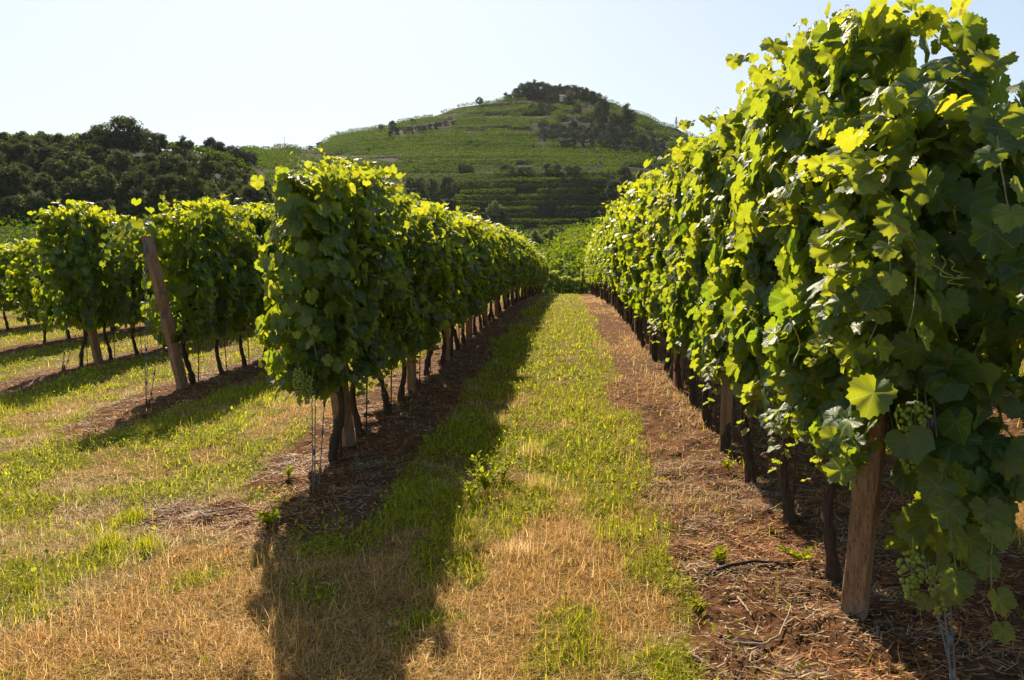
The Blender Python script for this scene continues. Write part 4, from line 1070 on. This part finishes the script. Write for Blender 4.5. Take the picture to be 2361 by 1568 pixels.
# far vine rows following the contours
def contour_rows(levels, xa, xb, keep, dmin, dmax, step, per, size, hlo, hhi, thick, r):
    acc_ = Acc()
    us = np.arange(uv(xa, 450)[0], uv(xb, 450)[0], step)
    D = np.arange(dmin, dmax, 1.0)
    for u_ in us:
        z = land(u_ * D, D); z = np.maximum.accumulate(z) + np.arange(len(D)) * 1e-5
        d_ = np.interp(levels, z, D, left=np.nan, right=np.nan); ok = ~np.isnan(d_) & (d_ < dmax - 1.5)
        d_ = d_[ok]; 
        if not len(d_): continue
        X = u_ * d_; zz = land(X, d_); dx_, dy_ = display_xy(X, d_, zz)
        k_ = keep(dx_, dy_, X, d_); d_ = d_[k_]; X = X[k_]; zz = zz[k_]
        if not len(d_): continue
        n = len(d_) * per; ii = np.repeat(np.arange(len(d_)), per)
        w_ = d_[ii] * step * .55
        p = np.stack([X[ii] + r.uniform(-1, 1, n) * w_, d_[ii] + r.normal(0, thick, n), zz[ii] + r.uniform(hlo, hhi, n) * (.8 + .4 * vnoise(X[ii] * .6, d_[ii] * .6, 5))], 1)
        N = np.stack([r.normal(0, .5, n), r.normal(-.2, .6, n), r.normal(.5, .5, n)], 1)
        acc_.add(*quads(p, N, size * r.uniform(.6, 1.3, n), np.clip(r.beta(2, 2, n), 0, 1), r))
    return acc_
r_ = np.random.default_rng(77)
gapn = lambda X, d_: fbm(X * .12, d_ * .12, 141) > .36
def band_y(x, x0, x1, ya, yb): return ya + (yb - ya) * (x - x0) / (x1 - x0)
def k_upper(x, y, X, d_):
    b = bank(x, y); ol = ((x > 1235) & (y > 222) & (y < 352) & ~((x > 1450) & (y < 296))); gr = (x > 895) & (x < 1050) & (y > 276) & (y < 318) & (np.abs(y - band_y(x, 905, 1050, 310, 286)) < 9)
    xx = x + (fbm(x * .02, y * .05, 191) - .5) * 90
    terr = (xx > 1225) & (y < 350) & ~((x > 1450) & (y < 296))
    sparse = fbm(X * .25, d_ * .25, 193) > .50
    return ~b & ~gr & (~terr | sparse) & (y < 348 + 0 * x) & (y > 200)
def k_main(x, y, X, d_): return ~bank(x, y) & (y >= 348) & (y < 402 + .02 * (x - 1000)) & ~((x > 1430) & (y > 385)) & (fbm(X * .2, d_ * .2, 151) > .27)
def k_low(x, y, X, d_): return (y >= 402) & (y < 560) & (fbm(X * .15, d_ * .22, 161) + .22 * (np.random.default_rng(4).random(len(X)) - .5) > .35)
for label, keep, lv, per, sz in (
    ('bright vineyard terraces around the upper hill below the hilltop wood', k_upper, np.arange(34, 92, 1.5), 32, .44),
    ('broad green vineyard rows across the middle of the hill', k_main, np.arange(14, 60, 1.5), 34, .42),
    ('dark stepped vine rows on the steep foot of the hill', k_low, np.arange(3, 36, 2.0), 32, .40)):
    A_ = contour_rows(lv, 560, 1760, keep, 170, 432, .0034, per, sz, .3, 1.8, .22, r_)
    tag(obj('hillside_vineyard', A_.mesh('hillside_vineyard', M_hillvine)), label, 'vineyard', kind='stuff')
def k_val(x, y, X, d_): return (x > 1180) & (x < 2300) & (d_ < 128)
A_ = contour_rows(np.concatenate([np.arange(-2.0, 6, .42)]), 1180, 2300, k_val, 66, 130, .0028, 12, .34, .4, 2.0, .3, r_)
tag(obj('valley_vineyard', A_.mesh('valley_vineyard', M_valley)), 'bright vineyard rising in the gap at the end of the grass path', 'vineyard', kind='stuff')
def k_ridge(x, y, X, d_): return (x < 235) | ((x > 430) & (x < 640))
A_ = contour_rows(np.array([20.8, 21.2]), -500, 640, k_ridge, 128, 158, .0026, 16, .42, .5, 2.0, .3, r_)
for i in range(2):   # the row that stands on the crest
    xs = np.arange(-95, -52, .22); 
    for x in xs:
        d_ = 152 + 2.5 * i; n = 10
        p = np.stack([x + r_.uniform(-.2, .2, n), d_ + r_.normal(0, .2, n), float(land(x, d_)) + r_.uniform(.8, 2.0, n)], 1)
        A_.add(*quads(p, r_.normal(0, 1, (n, 3)), .4 * r_.uniform(.6, 1.3, n), r_.random(n), r_))
tag(obj('ridge_vineyard', A_.mesh('ridge_vineyard', M_hillvine)), 'vine rows along the left crest above the dark wood', 'vineyard', kind='stuff')
# shaded field below the wood
n = 26000; x = rng.uniform(-95, -22, n); y = rng.uniform(66, 103, n); keep = np.abs((y + .12 * x) % 2.6 - 1.3) < .55; x = x[keep]; y = y[keep]; n = len(x)
A_ = Acc(); A_.add(*quads(np.stack([x, y, land(x, y) + rng.uniform(.1, 1.1, n)], 1), rng.normal(0, .7, (n, 3)) + np.array([0, 0, .6]), .36 * rng.uniform(.6, 1.3, n), rng.random(n) * .6, rng))
tag(obj('field_crop', A_.mesh('field_crop', M_hillvine)), 'low green crop rows in the shaded field below the wood', 'crop', kind='stuff')

# ------------------------------------------------------------------ air
t = NT('air'); pv = t.n('ShaderNodeVolumePrincipled'); pv.inputs['Color'].default_value = (.82, .9, 1, 1); pv.inputs['Density'].default_value = HAZE
pv.inputs['Anisotropy'].default_value = 0.3
t.l(pv.outputs[0], t.out.inputs['Volume'])
if HAZE > 0:
    A_ = Acc(); box(A_, -800, 800, -40, 800, -30, 125); tag(obj('haze', A_.mesh('haze', t.m)), 'thin bluish summer haze over the hill', 'haze', kind='stuff')
